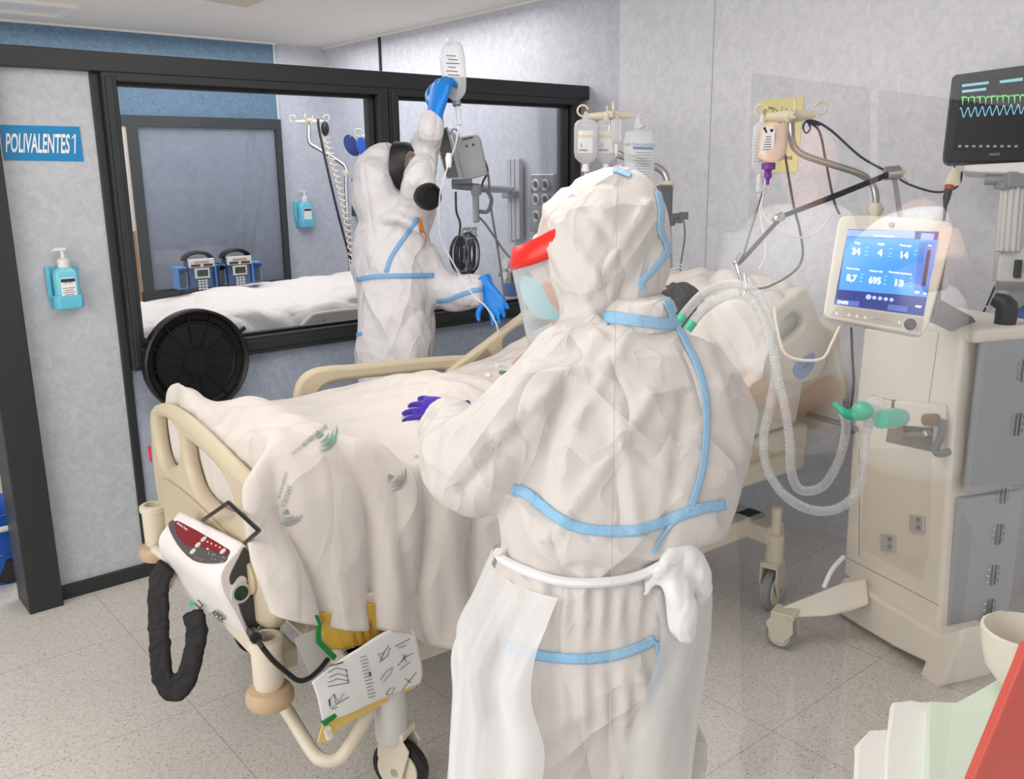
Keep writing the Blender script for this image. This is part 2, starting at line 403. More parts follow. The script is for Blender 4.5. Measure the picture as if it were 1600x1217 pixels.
def patch(grid, nu, nv, fold=None):
    """smooth cloth through a grid of world points"""
    rows = [crom([tuple(p) for p in r], nu) for r in grid]; m = len(rows[0])
    cols = [crom([rows[i][j] for i in range(len(rows))], nv) for j in range(m)]; k = len(cols[0])
    vs = [V(cols[j][i]) for i in range(k) for j in range(m)]
    fs = [(i * m + j, i * m + j + 1, (i + 1) * m + j + 1, (i + 1) * m + j) for i in range(k - 1) for j in range(m - 1)]
    me = bpy.data.meshes.new('patch'); me.from_pydata(vs, [], fs); me.update()
    if fold:
        ns = [v.normal.copy() for v in me.vertices]
        for q, (v, n) in enumerate(zip(me.vertices, ns)): v.co = v.co + n * fold((q % m) / (m - 1), (q // m) / (k - 1), v.co)
        me.update()
    return me
# ================================================================ the room
XW, YP, YB, ZC = 3.565, 3.63, 6.40, 2.53
def struct(name, mb, m, parent=None, smooth=False, **k):
    o = mb.build(name, m, parent, smooth=smooth, **k)
    if parent is None: o['kind'] = 'structure'
    return o
struct('floor', MB().box(-5.2, 5.2, -5.0, 7.6, -.05, 0), FLOOR)
struct('ceiling', MB().box(-3.2, 3.75, -1.6, 7.6, ZC, ZC + .05), CEIL)
struct('wall_right', MB().box(XW, XW + .12, 3.345, YB + .1, 0, ZC), WALL2)
struct('wall_right', MB().box(XW - .035, XW + .12, -1.6, 3.345, 0, ZC), WALL)
struct('trim_1', MB().box(XW - .0365, XW - .035, 2.752, 2.757, 0, ZC), mat('seam_grey', (170, 172, 180), .6))
XR = XW - .035
bk = struct('wall_back', MB().box(-3.2, XW, YB, YB + .1, 0, ZC), WALL2)
struct('wall_back', MB().box(-3.2, 3.13, YB - .02, YB, 2.0, ZC), BLUE)
struct('trim_2', MB().box(-3.2, 3.15, YB - .045, YB - .02, ZC - .012, ZC), WHITE)
struct('trim_3', MB().box(XW - .02, XW, 3.345, YB, ZC - .012, ZC).box(XR - .02, XR, -1.6, 3.345, ZC - .012, ZC), WHITE)
struct('trim_4', MB().box(3.128, 3.14, YB - .03, YB, .0, ZC), mat('edge_white', (215, 217, 220), .5))
# glazing in the back wall
wf = struct('window_3', MB().box(1.93, 3.13, YB - .07, YB - .02, 1.93, 2.0).box(3.09, 3.13, YB - .07, YB - .02, .8, 1.93).box(2.03, 2.10, YB - .08, YB - .02, 0, 1.93).box(1.93, 3.13, YB - .07, YB - .02, .78, .84), FRAME)
struct('pane', MB().box(2.10, 3.09, YB - .05, YB - .044, .84, 1.93), glass('back_pane', .8, (244, 246, 250)), wf)
struct('infill', MB().box(2.10, 3.09, YB - .03, YB - .005, .84, 1.93), mat('back_infill', (216, 219, 222), .6, mottle=(203, 208, 213), mscale=22), wf)
dr = struct('door_1', MB().box(1.90, 2.03, YB - .06, YB - .02, 0, 1.93), mat('door_cream', (214, 205, 196), .5))
struct('door_edge', MB().box(1.965, 2.015, YB - .075, YB - .06, 0, 1.25), mat('door_wood', (156, 112, 72), .5), dr)
# the partition in front: solid panels, two windows, dark metal frame
pw = struct('wall_left', MB().box(.70, 1.055, YP, YP + .05, .05, 1.98), PANEL)
struct('panel', MB().box(1.085, 3.50, YP, YP + .05, .05, .87), mat('panel_vinyl_shaded', (182, 192, 208), .5, mottle=(165, 177, 196), mscale=26), pw)  # bluish darker copy of the panel vinyl: shade below the sill painted in
fy0, fy1 = YP - .045, YP + .09
tr = MB().box(.60, 3.56, fy0, fy1, 1.975, 2.045).box(.60, .72, fy0 - .02, fy1 + .03, 0, 1.975).box(.72, 3.50, YP - .02, fy1, 0, .055)
tr.box(1.05, 1.082, YP - .012, fy1, .055, 1.975)
tr.box(.705, .725, YP - .012, YP + .01, .055, 1.975)
struct('trim_5', tr, FRAME, bevel=.004)
def window(n, x0, x1):
    f = MB().box(x0, x0 + .05, fy0, fy1, .865, 1.975).box(x1 - .05, x1, fy0, fy1, .865, 1.975).box(x0 + .05, x1 - .05, fy0, fy1, .865, .94).box(x0 + .05, x1 - .05, fy0, fy1, 1.945, 1.975)
    f.box(x0 + .01, x0 + .035, fy0 - .008, fy0, .88, 1.96).box(x0 + .05, x1 - .05, fy0 - .008, fy0, .885, .925)
    o = struct('window_%d' % n, f, FRAME, bevel=.003)
    struct('gasket', MB().box(x0 + .05, x0 + .062, YP - .01, YP + .03, .94, 1.945).box(x1 - .062, x1 - .05, YP - .01, YP + .03, .94, 1.945).box(x0 + .05, x1 - .05, YP - .01, YP + .03, .94, .952).box(x0 + .05, x1 - .05, YP - .01, YP + .03, 1.93, 1.945), BLACK, o)
    struct('pane', MB().box(x0 + .06, x1 - .06, YP + .005, YP + .011, .95, 1.935), glass('pane_glass', .55, (243, 245, 248)), o)
window(1, 1.082, 2.30); window(2, 2.305, 3.50)
# ceiling fittings
def ceil_poly(pts, z, th, mb): return mb.prism([V(p) + V((0, 0, z - ZC)) for p in pts], (0, 0, -th))
cl = thing('ceiling_light', (.7, 5.8, ZC), 'recessed rectangular ceiling light above the blue wall strip', 'ceiling light')
MB().box(.2, 1.62, 5.62, 5.66, ZC - .02, ZC).box(.2, 1.62, 5.98, 6.02, ZC - .02, ZC).box(1.58, 1.62, 5.66, 5.98, ZC - .02, ZC).build('frame', WHITE, cl, smooth=False)
MB().box(.2, 1.58, 5.66, 5.98, ZC - .008, ZC - .002).build('diffuser', mat('diffuser', (225, 225, 222), .3), cl, smooth=False)
hp = [onz(300, -6, ZC), onz(388, 9, ZC), onz(420, -4, ZC), onz(330, -18, ZC)]
ht = thing('ceiling_hatch', hp[1], 'square access hatch set in the ceiling, its corner at the top edge', 'hatch')
MB().prism(hp, (0, 0, -.012)).build('frame', CREAM, ht, smooth=False)
cc = sum(hp, V((0, 0, 0))) / 4
MB().prism([cc + (p - cc) * .86 + V((0, 0, -.012)) for p in hp], (0, 0, -.003)).build('panel', mat('hatch_panel', (200, 190, 178), .7), ht, smooth=False)
tag(MB().tube([V((XW - .006, 5.63, 2.52)), V((XW - .006, 5.63, 2.25)), V((XW - .006, 5.60, 2.20)), V((XW - .006, 5.60, 1.9))], .011, 8).build('cable_conduit', BLACK), 'thin black cable conduit running down from the ceiling corner', 'cable')
# ---------------------------------------------------------------- sign
sy = Surf((0, YP, 0), (0, -1, 0))
sg = thing('room_sign', sy(65, 222), 'blue rectangular sign reading POLIVALENTES 1 on the partition', 'sign')
sy.poly([(0, 195), (124, 198), (131, 252), (7, 250)], .004, mat('sign_blue', (28, 140, 200), .35), 'plate', sg, smooth=False)
text_on(sy, 'POLIVALENTES 1', (9, 237), (118, 239), 29, mat('sign_white', (250, 250, 250), .4), 'lettering', sg, bold=.02, off=.0055)
sy.poly([(111.5, 217), (116, 209.5), (118, 209.5), (117.5, 214)], .001, mat('sign_white', (250, 250, 250), .4), 'lettering', sg, off=.0045, smooth=False)
# ---------------------------------------------------------------- hand sanitiser bottles
def sanitizer(c, right, out, sc, label, full=True):
    c = V(c); r = V(right) * sc; o_ = V(out) * sc; up = V((0, 0, 1)) * sc
    t = thing('sanitizer_bottle', c - up * .09, label, 'bottle', 'sanitiser bottles on the walls')
    def rg(w, d, z, ox=0): return [c + r * (ox + x) + o_ * (.035 + y) + up * z for x, y in [(w * a, d * b) for a, b in [(-1, -.6), (-.8, -1), (.8, -1), (1, -.6), (1, .6), (.8, 1), (-.8, 1), (-1, .6)]]]
    MB().loft([rg(.036, .024, -.085), rg(.041, .028, -.075), rg(.041, .028, .03), rg(.036, .025, .045), rg(.018, .015, .058)]).build('bottle', mat('bottle_cyan', (120, 205, 225), .25), t, bevel=.003)
    MB().loft([rg(.045, .032, -.095), rg(.049, .035, -.085), rg(.049, .035, -.045)]).boxf(c + up * .0 + o_ * .008 - r * .052, r * .008, o_ * .008, up * .06).boxf(c + up * -.02 + o_ * .004, r * .055, o_ * .004, up * .075).build('holder', CYAN, t, bevel=.003)
    cc_ = c + o_ * .035
    MB().lathe(cc_, up, [(.02 * sc, .055 * sc), (.021 * sc, .058 * sc), (.021 * sc, .083 * sc), (.012 * sc, .088 * sc), (.007 * sc, .09 * sc), (.006 * sc, .118 * sc)], 20).boxf(cc_ + up * .122 - r * .008, r * .02, o_ * .008, up * .005).tube([cc_ + up * .122 - r * .024, cc_ + up * .117 - r * .034], .004 * sc, 8).build('pump', WHITE, t)
    MB().boxf(c + o_ * .0645 + up * -.02, r * .026, o_ * .0006, up * .04).build('label', PAPER, t, smooth=False)
    MB().boxf(c + o_ * .0655 + up * .01, r * .024, o_ * .0006, up * .006).build('label_band', mat('label_navy', (25, 60, 80), .5), t, smooth=False)
    if full:
        L = MB()
        for k in range(5): L.boxf(c + o_ * .0655 + up * (-.018 - .008 * k), r * (.016 if k % 2 else .02), o_ * .0004, up * .0009)
        for k in (-1, 1): L.tube([c + o_ * .066 + up * -.002 + r * (.008 * k - .005), c + o_ * .066 + up * .004 + r * .008 * k, c + o_ * .066 + up * -.002 + r * (.008 * k + .005)], .0008, 5)
        L.build('label_print', INK, t, smooth=False)
    return t
sanitizer(sy(99, 440) , (1, 0, 0), (0, -1, 0), 1.0, 'cyan sanitiser bottle with white pump on the front partition panel below the sign')
sanitizer(ony(473, 330, YB), (1, 0, 0), (0, -1, 0), 1.25, 'small cyan sanitiser bottle on the far back wall seen through the window', False)
# ---------------------------------------------------------------- black bin lid leaning flat against the partition
lc = ony(309, 565, YP - .085); ld = thing('bin_lid', lc, 'round black ribbed bin lid hanging on the partition below the window', 'lid')
R_ = .212; ay = V((0, -1, 0))
MB().lathe(lc, ay, [(R_ * .97, -.035), (R_, -.03), (R_, .012), (R_ * .965, .018), (R_ * .93, .012), (R_ * .9, -.012), (R_ * .80, -.018), (R_ * .76, -.004), (R_ * .74, -.004), (R_ * .72, -.012), (R_ * .27, -.012), (R_ * .26, -.006), (R_ * .24, -.006), (R_ * .23, -.012), (0.001, -.012)], 64).build('disc', BLACK, ld)
rb = MB()
for k in range(12):
    a = 2 * math.pi * k / 12 + .12; d = V((math.cos(a), 0, math.sin(a))); rb.boxf(lc + d * R_ * .56 + ay * -.009, d * R_ * .30, d.cross(ay) * .0022, ay * .004)
    rb.boxf(lc + d * R_ * .87 + ay * -.008, d * R_ * .05, d.cross(ay) * .002, ay * .006)
rb.build('ribs', BLACK, ld, smooth=False)
for a in (2.62, 2.8, .5):
    d = V((math.cos(a), 0, math.sin(a))); MB().boxf(lc + d * R_ * 1.05, d * .016, d.cross(ay) * .008, ay * .008).build('hinge_lug', BLACK, ld, smooth=False, bevel=.002)
# ---------------------------------------------------------------- far left: bucket and trolley
bc = V((.60, 4.02, 0)); bq = thing('bucket', bc, 'blue plastic bucket with white rim lip behind the partition post', 'bucket')
MB().lathe(bc, (0, 0, 1), [(.10, 0), (.105, .01), (.15, .30), (.155, .31), (.148, .31), (.142, .29), (.10, .02), (.001, .015)], 36).build('shell', mat('bucket_blue', (22, 92, 190), .35), bq)
MB().tube([bc + V((.157 * math.cos(a), .157 * math.sin(a), .255)) for a in [-2.9 + .1 * k for k in range(18)]], .012, 8).build('pour_lip', WHITE, bq)
MB().tube([bc + V((-.16, 0, .27)), bc + V((-.14, -.1, .20)), bc + V((-.02, -.16, .15)), bc + V((.12, -.12, .19)), bc + V((.16, 0, .27))], .003, 6, sub=5).build('handle', STEEL, bq)
tc = onz(8, 905, .02); tk = thing('trolley', (tc.x - .15, tc.y + .1, 0), 'trolley with chrome tube leg and blue swivel castor at the left edge', 'trolley')
MB().lathe(tc + V((0, -.012, .045)), (.5, 1, 0), [(.001, -.012), (.05, -.012), (.056, -.006), (.056, .012), (.05, .018), (.001, .018)], 28).build('wheel', RUBBER, tk)
MB().boxf(tc + V((.01, .01, .075)), (.022, 0, 0), (0, .022, 0), (0, 0, .035)).build('castor_fork', mat('castor_blue', (60, 110, 170), .4), tk, bevel=.008)
MB().tube([tc + V((0, 0, .10)), tc + V((-.01, .01, .3)), tc + V((-.09, .03, .6)), tc + V((-.1, .03, .95))], .012, 10, sub=6).tube([tc + V((-.1, .03, .95)), tc + V((-.5, .1, .95))], .012, 8).tube([tc + V((-.5, .1, .95)), tc + V((-.5, .1, .12))], .012, 8).build('frame', STEEL, tk)
MB().lathe(tc + V((-.5, .09, .056)), (.5, 1, 0), [(.001, -.012), (.05, -.012), (.056, -.006), (.056, .012), (.05, .018), (.001, .018)], 28).build('wheel', RUBBER, tk)
fc = onz(20, 662, 0); ch = thing('folded_wheelchair', fc, 'folded chair frame with black straps behind the post at far left', 'chair')
fb = MB()
for k in range(3): fb.tube([fc + V((-.25 + .07 * k, .1, .02)), fc + V((-.35 + .05 * k, .1, .25)), fc + V((-.33 + .02 * k, .12, .5))], .012, 8, sub=4)
fb.tube([fc + V((-.5, .0, .03)), fc + V((.0, .0, .03))], .02, 8); fb.build('frame', DARK, ch)
# ---------------------------------------------------------------- second bed behind the glass
b2 = thing('hospital_bed', (2.4, 4.95, 0), 'empty hospital bed made up with white sheet behind the partition window', 'bed', 'hospital beds')
g = []
for y, z in [(5.50, .80), (5.49, .90), (5.44, .935), (5.1, .945), (4.75, .94), (4.58, .925), (4.53, .86), (4.51, .70), (4.50, .52)]:
    g.append([V((x, y + .02 * math.sin(x * 5 + z * 9), z + (.03 if x > 2.6 and z > .85 else 0) * min(1, (x - 2.6)) + .012 * math.sin(x * 4.1 + y * 3) + (-.07 if x < 1.0 or x > 3.3 else 0) + (0.03 * (x - 2.2) if z > .8 else 0))) for x in (1.12, 1.3, 1.7, 2.0, 2.3, 2.6, 2.9, 3.1, 3.36)])
def f2(u, v, c): return .028 * (1 - abs(noise.noise(V((c.x * 3 + c.z * 3, c.y * 2, c.z * 4)))) * 2.6) + .010 * (1 - 3 * abs(noise.noise(V((c.x * 8, c.y * 5, c.z * 6))))) + .014 * math.sin(c.x * 26 + 3 * noise.noise(V((c.x * 2, c.z * 3, 0)))) * max(0, .9 - c.z)
tag(link('bedsheet', patch(g, 12, 6, f2), SHEET, None, smooth='all', solid=.006), 'white sheet draped over the empty bed behind the partition window', 'sheet')
MB().box(1.15, 3.3, 4.56, 5.45, .74, .88).build('mattress', SHEET, b2, bevel=.03)
MB().box(1.2, 3.3, 4.6, 5.4, .62, .74).box(1.4, 3.1, 4.7, 5.3, .25, .33).box(1.6, 1.8, 4.9, 5.1, .33, .62).box(2.7, 2.9, 4.9, 5.1, .33, .62).build('frame', BEIGE2, b2, bevel=.01)
for x in (1.4, 3.1):
    for y in (4.65, 5.35):
        MB().tube([(x, y, .3), (x, y, .12)], .02, 10).lathe((x, y - .02, .075), (0, 1, 0), [(.001, 0), (.07, 0), (.075, .01), (.075, .03), (.07, .04), (.001, .04)], 24).build('castor', GREY, b2)
px_plate('side_rail', [[(452, 560), (462, 525), (482, 497), (505, 487), (600, 478), (640, 480), (640, 560)], [(487, 522), (492, 508), (510, 500), (502, 512), (492, 524)]], (0, 4.47, 0), (0, -1, 0), .035, .012, mat('rail_far', (176, 172, 158), .4), b2, sm=5)
# two infusion pump stations standing on the far side of that bed
def pumps(u0, lab):
    y = 5.38; c = ony(u0, 437, y); sx = .9
    t = thing('infusion_pump', c, lab, 'infusion pump', 'infusion pumps on the empty bed'); c = V((c.x, y, .965))
    MB().box(c.x - .075, c.x + .075, y - .03, y + .06, .95, 1.115).build('body', mat('pump_navy', (60, 88, 130), .4), t, bevel=.01)
    MB().box(c.x - .078, c.x + .078, y - .045, y - .028, 1.075, 1.125).box(c.x - .045, c.x + .045, y - .045, y - .031, 1.01, 1.07).build('fascia', LGREY, t, bevel=.003)
    MB().box(c.x - .033, c.x + .033, y - .049, y - .044, 1.022, 1.06).box(c.x - .065, c.x - .01, y - .049, y - .044, 1.08, 1.094).box(c.x + .01, c.x + .065, y - .049, y - .044, 1.08, 1.094).build('display', mat('lcd', (55, 65, 55), .2), t, smooth=False)
    k_ = MB()
    for i in (-1, 0, 1):
        for j in range(4): k_.box(c.x + i * .02 - .007, c.x + i * .02 + .007, y - .04, y - .03, .99 - j * .016, 1.001 - j * .016)
    k_.build('keypad', LGREY, t, smooth=False)
    MB().box(c.x - .045, c.x + .045, y - .05, y - .046, 1.104, 1.11).build('lamp_strip', mat('amber', (200, 120, 60), .4), t, smooth=False)
    MB().loft([ring((c.x + .085 * math.cos(a), y + .02, 1.115 + .045 * math.sin(a)), (.012 * math.cos(a), 0, .012 * math.sin(a)), (0, .04, 0), 10) for a in [math.pi * i / 12 for i in range(13)]]).build('handle', BLACK, t)
    for s in (-1, 1):
        q = MB().box(c.x + s * .115 - .032, c.x + s * .115 + .032, y - .03, y + .05, .95, 1.085).build('module', mat('pump_blue', (70, 130, 195), .35), t, bevel=.008)
        MB().tube([(c.x + s * .115 - .003, y - .045, .965), (c.x + s * .115 - .003, y - .045, 1.05)], .016, 12).build('syringe', DARK, q)
        MB().box(c.x + s * .115 - .022, c.x + s * .115 + .022, y - .06, y - .03, 1.055, 1.075).build('clamp', mat('navy', (30, 40, 75), .4), q, bevel=.003)
pumps(313, 'blue twin infusion pump with black handle, the left one on the empty bed')
pumps(372, 'blue twin infusion pump with black handle, the right one on the empty bed')
# ---------------------------------------------------------------- drip stand parts
def hook(mb, c, d, up, r, th):
    pts = []
    for k in range(11):
        a = -math.pi / 2 - .3 + (math.pi * 1.55) * k / 10; pts.append(V(c) + V(d) * (r * math.cos(a)) + V(up) * (r + r * math.sin(a)))
    mb.tube(pts, th, 8)
def cross_hanger(c, L, parent, dirs, name='hook_cross', th=.012, m=None):
    mb = MB(); c = V(c); up = V((0, 0, 1))
    mb.lathe(c - up * .02, up, [(.02, 0), (.022, .01), (.022, .035), (.016, .04)], 16)
    for d in dirs:
        d = V(d).normalized(); sd = d.cross(up).normalized()
        mb.loft([ring(c + d * .01, sd * th, up * th * 1.4, 10), ring(c + d * L * .65, sd * th * .7, up * th, 10), ring(c + d * L, sd * th * .6, up * th * .7, 10)])
        hook(mb, c + d * (L + .018), d * -1 if False else d, up, .022, .0045)
    return mb.build(name, m or CREAM, parent)
def stand_back(u0, v0, u1, v1, ub, vb, label, Rj, drop=.25):
    pass
# hanger A on the back room bed head (left)
s0 = P(483, 197, 6.3); dpt = 6.3
pa = thing('drip_pole', V((P(548, 420, 6.3).x, P(548, 420, 6.3).y, 0)), 'chrome drip pole with cream hooks and coiled cable beside the empty bed', 'drip pole')
pb_ = P(548, 420, 6.3)
MB().tube([P(483, 197, dpt), P(484, 222, dpt), P(497, 232, dpt), P(530, 252, dpt), P(541, 265, dpt), P(541, 300, dpt), P(548, 425, dpt), V((pb_.x, pb_.y, .02))], .014, 10, sub=4).build('pole', STEEL, pa)
cross_hanger(P(484, 190, dpt), .10, pa, [CR, -CR, FW, -FW])
MB().lathe(P(540, 270, dpt), (0, 0, 1), [(.02, -.02), (.025, 0), (.02, .02)], 14).build('collar', CREAM, pa)
MB().lathe((pb_.x, pb_.y, 0), (0, 0, 1), [(.22, 0), (.22, .02), (.03, .05), (.02, .06)], 20).build('base', GREY, pa)
co_ = []; a0 = P(510, 215, dpt - .1); a1 = P(552, 425, dpt - .1)
for k in range(230):
    t = k / 229; c = a0.lerp(a1, t ** 1.05) + V((0, 0, 0)) + CR * (.03 * math.sin(t * 3)); co_.append(c + CR * .022 * math.cos(k * .62) + V((0, 0, .022)) * math.sin(k * .62) * .3 + FW * .022 * math.sin(k * .62))
cc_o = thing('coiled_cable', a0, 'beige coiled cable with black plug hanging from the drip pole', 'cable')
MB().tube(co_, .0045, 6).build('coil', CREAM, cc_o)
MB().ball(P(508, 201, dpt - .1), CR * .028, FW * .028, V((.0, .0, .05))).build('plug', BLACK, cc_o)
tag(MB().tube([P(497, 186, dpt - .1), P(500, 210, dpt - .1), P(520, 300, dpt - .12), P(535, 360, dpt - .1), P(552, 420, dpt - .1)], .009, 6, sub=5).build('monitor_cable', BLACK), 'straight black cable hanging beside the coiled cable', 'cable')
# hanger B with blue masks
dB = 5.4; pB = thing('drip_pole', V((P(588, 420, dB).x, P(588, 420, dB).y, 0)), 'drip pole with cream hooks and blue masks behind the standing person', 'drip pole')
q_ = P(588, 215, dB); MB().tube([q_, V((q_.x, q_.y, .02))], .014, 10).build('pole', STEEL, pB); cross_hanger(P(588, 213, dB), .085, pB, [CR, -CR, FW, -FW])
MB().lathe((q_.x, q_.y, 0), (0, 0, 1), [(.2, 0), (.2, .02), (.03, .05), (.02, .06)], 20).build('base', GREY, pB)
for (u, v, dx, lab, m_) in [(548, 228, .03, 'dark blue cupped face mask hanging on the hook, left one', mat('mask_navy', (38, 55, 125), .55)), (568, 232, .0, 'bright blue cupped face mask hanging on the hook, right one', mat('mask_blue', (40, 92, 200), .5))]:
    c = P(u, v, dB - .05 + dx)
    t_ = thing('face_mask', c, lab, 'mask', 'blue masks on the drip pole'); mm = MB(); rr = []
    for k in range(8):
        a = k / 7; rr.append(ring(c + (CR * -.03 + V((0, 0, -.01))) * (a - .3), V((0, 0, 1)) * .062 * math.cos(a * 1.35) + CR * -.02 * math.cos(a * 1.35), CR * .033 * math.cos(a * 1.35) + FW * .03, 20))
    mm.loft(rr).build('cup', m_, t_); MB().tube([c + V((0, 0, .05)), c + V((0, 0, .10)) + CR * .03, P(585, 208, dB) + V((0, 0, .02)), c + V((0, 0, .03)) + CR * .04], .002, 5, sub=6).build('strap', CYMASK, t_)
# ---------------------------------------------------------------- wall W behind the glass: socket plates, rail, monitor on arm
def socket_plate(name, us, sock, label, lamp=False, m=DSTEEL, xx=XW):
    s = Surf((xx - .035, 0, 0), (-1, 0, 0)); c = s(*us[0]); t = thing(name, c, label, 'socket panel')
    s.poly(us, .035, m, 'plate', t, off=-.035, smooth=False, bevel=.004)
    for (u, v) in sock:
        o = MB().lathe(s(u, v, 0), (-1, 0, 0), [(.03, 0), (.034, .004), (.034, .008), (.026, .012), (.024, .004), (.001, .003)], 24).build('socket', WHITE, t)
        MB().lathe(s(u, v, .003), (-1, 0, 0), [(.018, 0), (.018, .004), (.001, .004)], 16).build('socket_hole', DARK, o)
    return t, s
socket_plate('socket_panel', [(829, 272), (865, 272), (866, 345), (864, 362), (827, 362)], [(838, 289), (853, 289), (838, 312), (853, 312), (839, 338), (854, 338)], 'chrome panel of six round wall sockets right of the wall rail', m=STEEL)
socket_plate('socket_panel', [(549, 278), (567, 279), (575, 284), (575, 338), (549, 338)], [(554, 290), (566, 290), (554, 308), (565, 308), (559, 327)], 'dark panel of round sockets behind the standing person')
rs = Surf((XW - .02, 0, 0), (-1, 0, 0)); rt = thing('wall_rail', rs(803, 250), 'aluminium vertical mounting rail on the wall behind the window', 'rail')
for q in ([(791, 248), (797, 248), (799, 378), (794, 378)], [(798, 248), (803, 248), (805, 376), (800, 376)], [(804, 248), (811, 248), (812, 374), (806, 374)]):
    rs.poly(q, .03, ALU, 'channel', rt, smooth=False, bevel=.002)
rs.poly([(783, 298), (803, 298), (803, 310), (783, 310)], .06, GREY, 'bracket', rt, smooth=False, bevel=.008, off=.01)
dm = 4.55
mo = thing('patient_monitor', P(725, 240, dm), 'grey patient monitor seen from behind on a wall arm past the window', 'monitor')
nS = (-CR * .86 - FW * .5).normalized(); cS = P(705, 240, dm)
sS = Surf(cS, nS)
def pv(l, s): return [P(u, v, s) for u, v in l]
MB().prism(pv([(689, 200), (699, 197), (724, 278), (697, 279), (684, 232)], dm), FW * .035).build('bezel', LGREY, mo, smooth=False, bevel=.004)
MB().prism(pv([(690, 203), (697, 200), (716, 276), (699, 277), (686, 230)], dm - .004), FW * .006).build('screen', mat('dark_screen', (60, 68, 66), .1), mo, smooth=False)
MB().prism(pv([(702, 199), (716, 213), (744, 209), (750, 214), (762, 273), (724, 283)], dm + .03), FW * .16).build('housing', mat('housing_grey', (228, 226, 220), .45), mo, smooth=False, bevel=.008)
MB().tube(pv([(703, 210), (706, 203), (712, 202), (716, 210), (712, 225)], dm + .01), .006, 8, sub=4).build('handle', LGREY, mo)
hb = MB(); hb.prism(pv([(722, 217), (739, 213), (739, 215), (722, 219)], dm + .026), FW * .003); hb.prism(pv([(727, 227), (730, 226), (731, 229), (728, 230)], dm + .026), FW * .003); hb.prism(pv([(737, 225), (740, 224), (741, 228), (738, 228)], dm + .026), FW * .003); hb.build('housing_print', INK, mo, smooth=False)
MB().boxf(P(722, 283, dm + .08), CR * .05, FW * .05, (0, 0, .012)).boxf(P(712, 289, dm + .08), CR * .02, FW * .02, (0, 0, .02)).tube([P(712, 290, dm + .08), P(748, 293, dm + .1)], .02, 10).build('arm_head', GREY, mo)
w_end = onx(797, 296, XW - .05)
MB().tube([P(745, 294, dm + .1), w_end], .022, 10).build('wall_arm', LGREY, mo)
MB().lathe(P(744, 296, dm + .1), (0, 0, 1), [(.022, -.03), (.028, -.025), (.028, .02), (.02, .025)], 16).tube([P(743, 300, dm + .1), P(744, 347, dm + .1)], .018, 10).build('drop_post', LGREY, mo)
MB().boxf(P(735, 357, dm + .1), CR * .035, FW * .01, (0, 0, .008)).tube(pv([(722, 378), (722, 358), (731, 356), (732, 374)], dm + .06), .007, 6).tube(pv([(733, 372), (738, 356), (741, 355), (744, 370)], dm + .06), .007, 6).build('cable_hook', LGREY, mo)
cb = thing('cable_bundle', P(730, 400, dm + .05), 'bundle of black and grey monitor cables looped on the hook', 'cables')
for k in range(11):
    cx_ = 729 + (k % 6 - 2.5) * 5; wv = 6 + (k % 4) * 3.4; dep = dm + .02 + .012 * (k % 5); pts = []
    for i in range(16):
        a = 2 * math.pi * i / 16; pts.append(P(cx_ + wv * math.sin(a) * (1 + .25 * math.sin(k)), 397 + (25 + k % 5 * 2.5) * -math.cos(a), dep + .02 * math.sin(a + k)))
    MB().tube(pts, .0055 if k % 3 else .0075, 6, closed=True).build('loop', [BLACK, GREY, DARK][k % 3], cb)
for pts, m_, lab in [([(712, 300), (713, 330), (719, 350), (716, 380), (712, 420)], BLACK, 'black cable hanging from the monitor arm'),
                     ([(757, 250), (762, 268), (755, 283), (750, 300)], DARK, 'short dark cable plugged into the monitor side'),
                     ([(763, 272), (768, 330), (778, 390), (785, 440), (790, 480)], GREY, 'grey cable hanging from the monitor down the wall'),
                     ([(745, 336), (760, 352), (790, 395), (810, 412)], GREY, 'grey cable running from the arm towards the suction unit'),
                     ([(748, 330), (762, 330), (768, 312), (760, 298), (748, 296)], GREY, 'thick grey cable loop beside the arm post')]:
    tag(MB().tube(pv(pts, dm + .1), .006 if 'thick' not in lab else .011, 7, sub=5).build('monitor_cable', m_), lab, 'cable')
ms = Surf((XW - .06, 0, 0), (-1, 0, 0))
vac = thing('suction_regulator', ms(795, 430), 'suction regulator with gauge and blue canister base on the far wall', 'regulator')
MB().tube([ms(782, 428), ms(812, 428)], .018, 10).tube([ms(790, 410), ms(792, 440)], .012, 8).tube([ms(800, 425, .02), ms(800, 455, .02)], .03, 14).build('body', STEEL, vac)
MB().lathe(ms(793, 412, .03), (-1, 0, 0), [(.001, 0), (.03, 0), (.03, .02), (.001, .021)], 20).lathe(ms(792, 431, .03), (-1, 0, 0), [(.001, 0), (.025, 0), (.025, .02), (.001, .021)], 20).build('gauge', WHITE, vac)
MB().lathe(ms(799, 455, .02), (0, 0, 1), [(.035, -.03), (.05, -.02), (.05, .02), (.045, .05)], 20).build('canister', mat('canister_blue', (70, 120, 175), .3), vac)
MB().tube([ms(800, 470, .02), ms(803, 490, .0), ms(806, 500, 0)], .006, 6).build('drain_tube', GREY, vac)
ms.poly([(652, 255), (681, 253), (682, 267), (676, 268)], .002, YPAPER, 'x', None)
bpy.data.objects.remove(bpy.data.objects['x'])
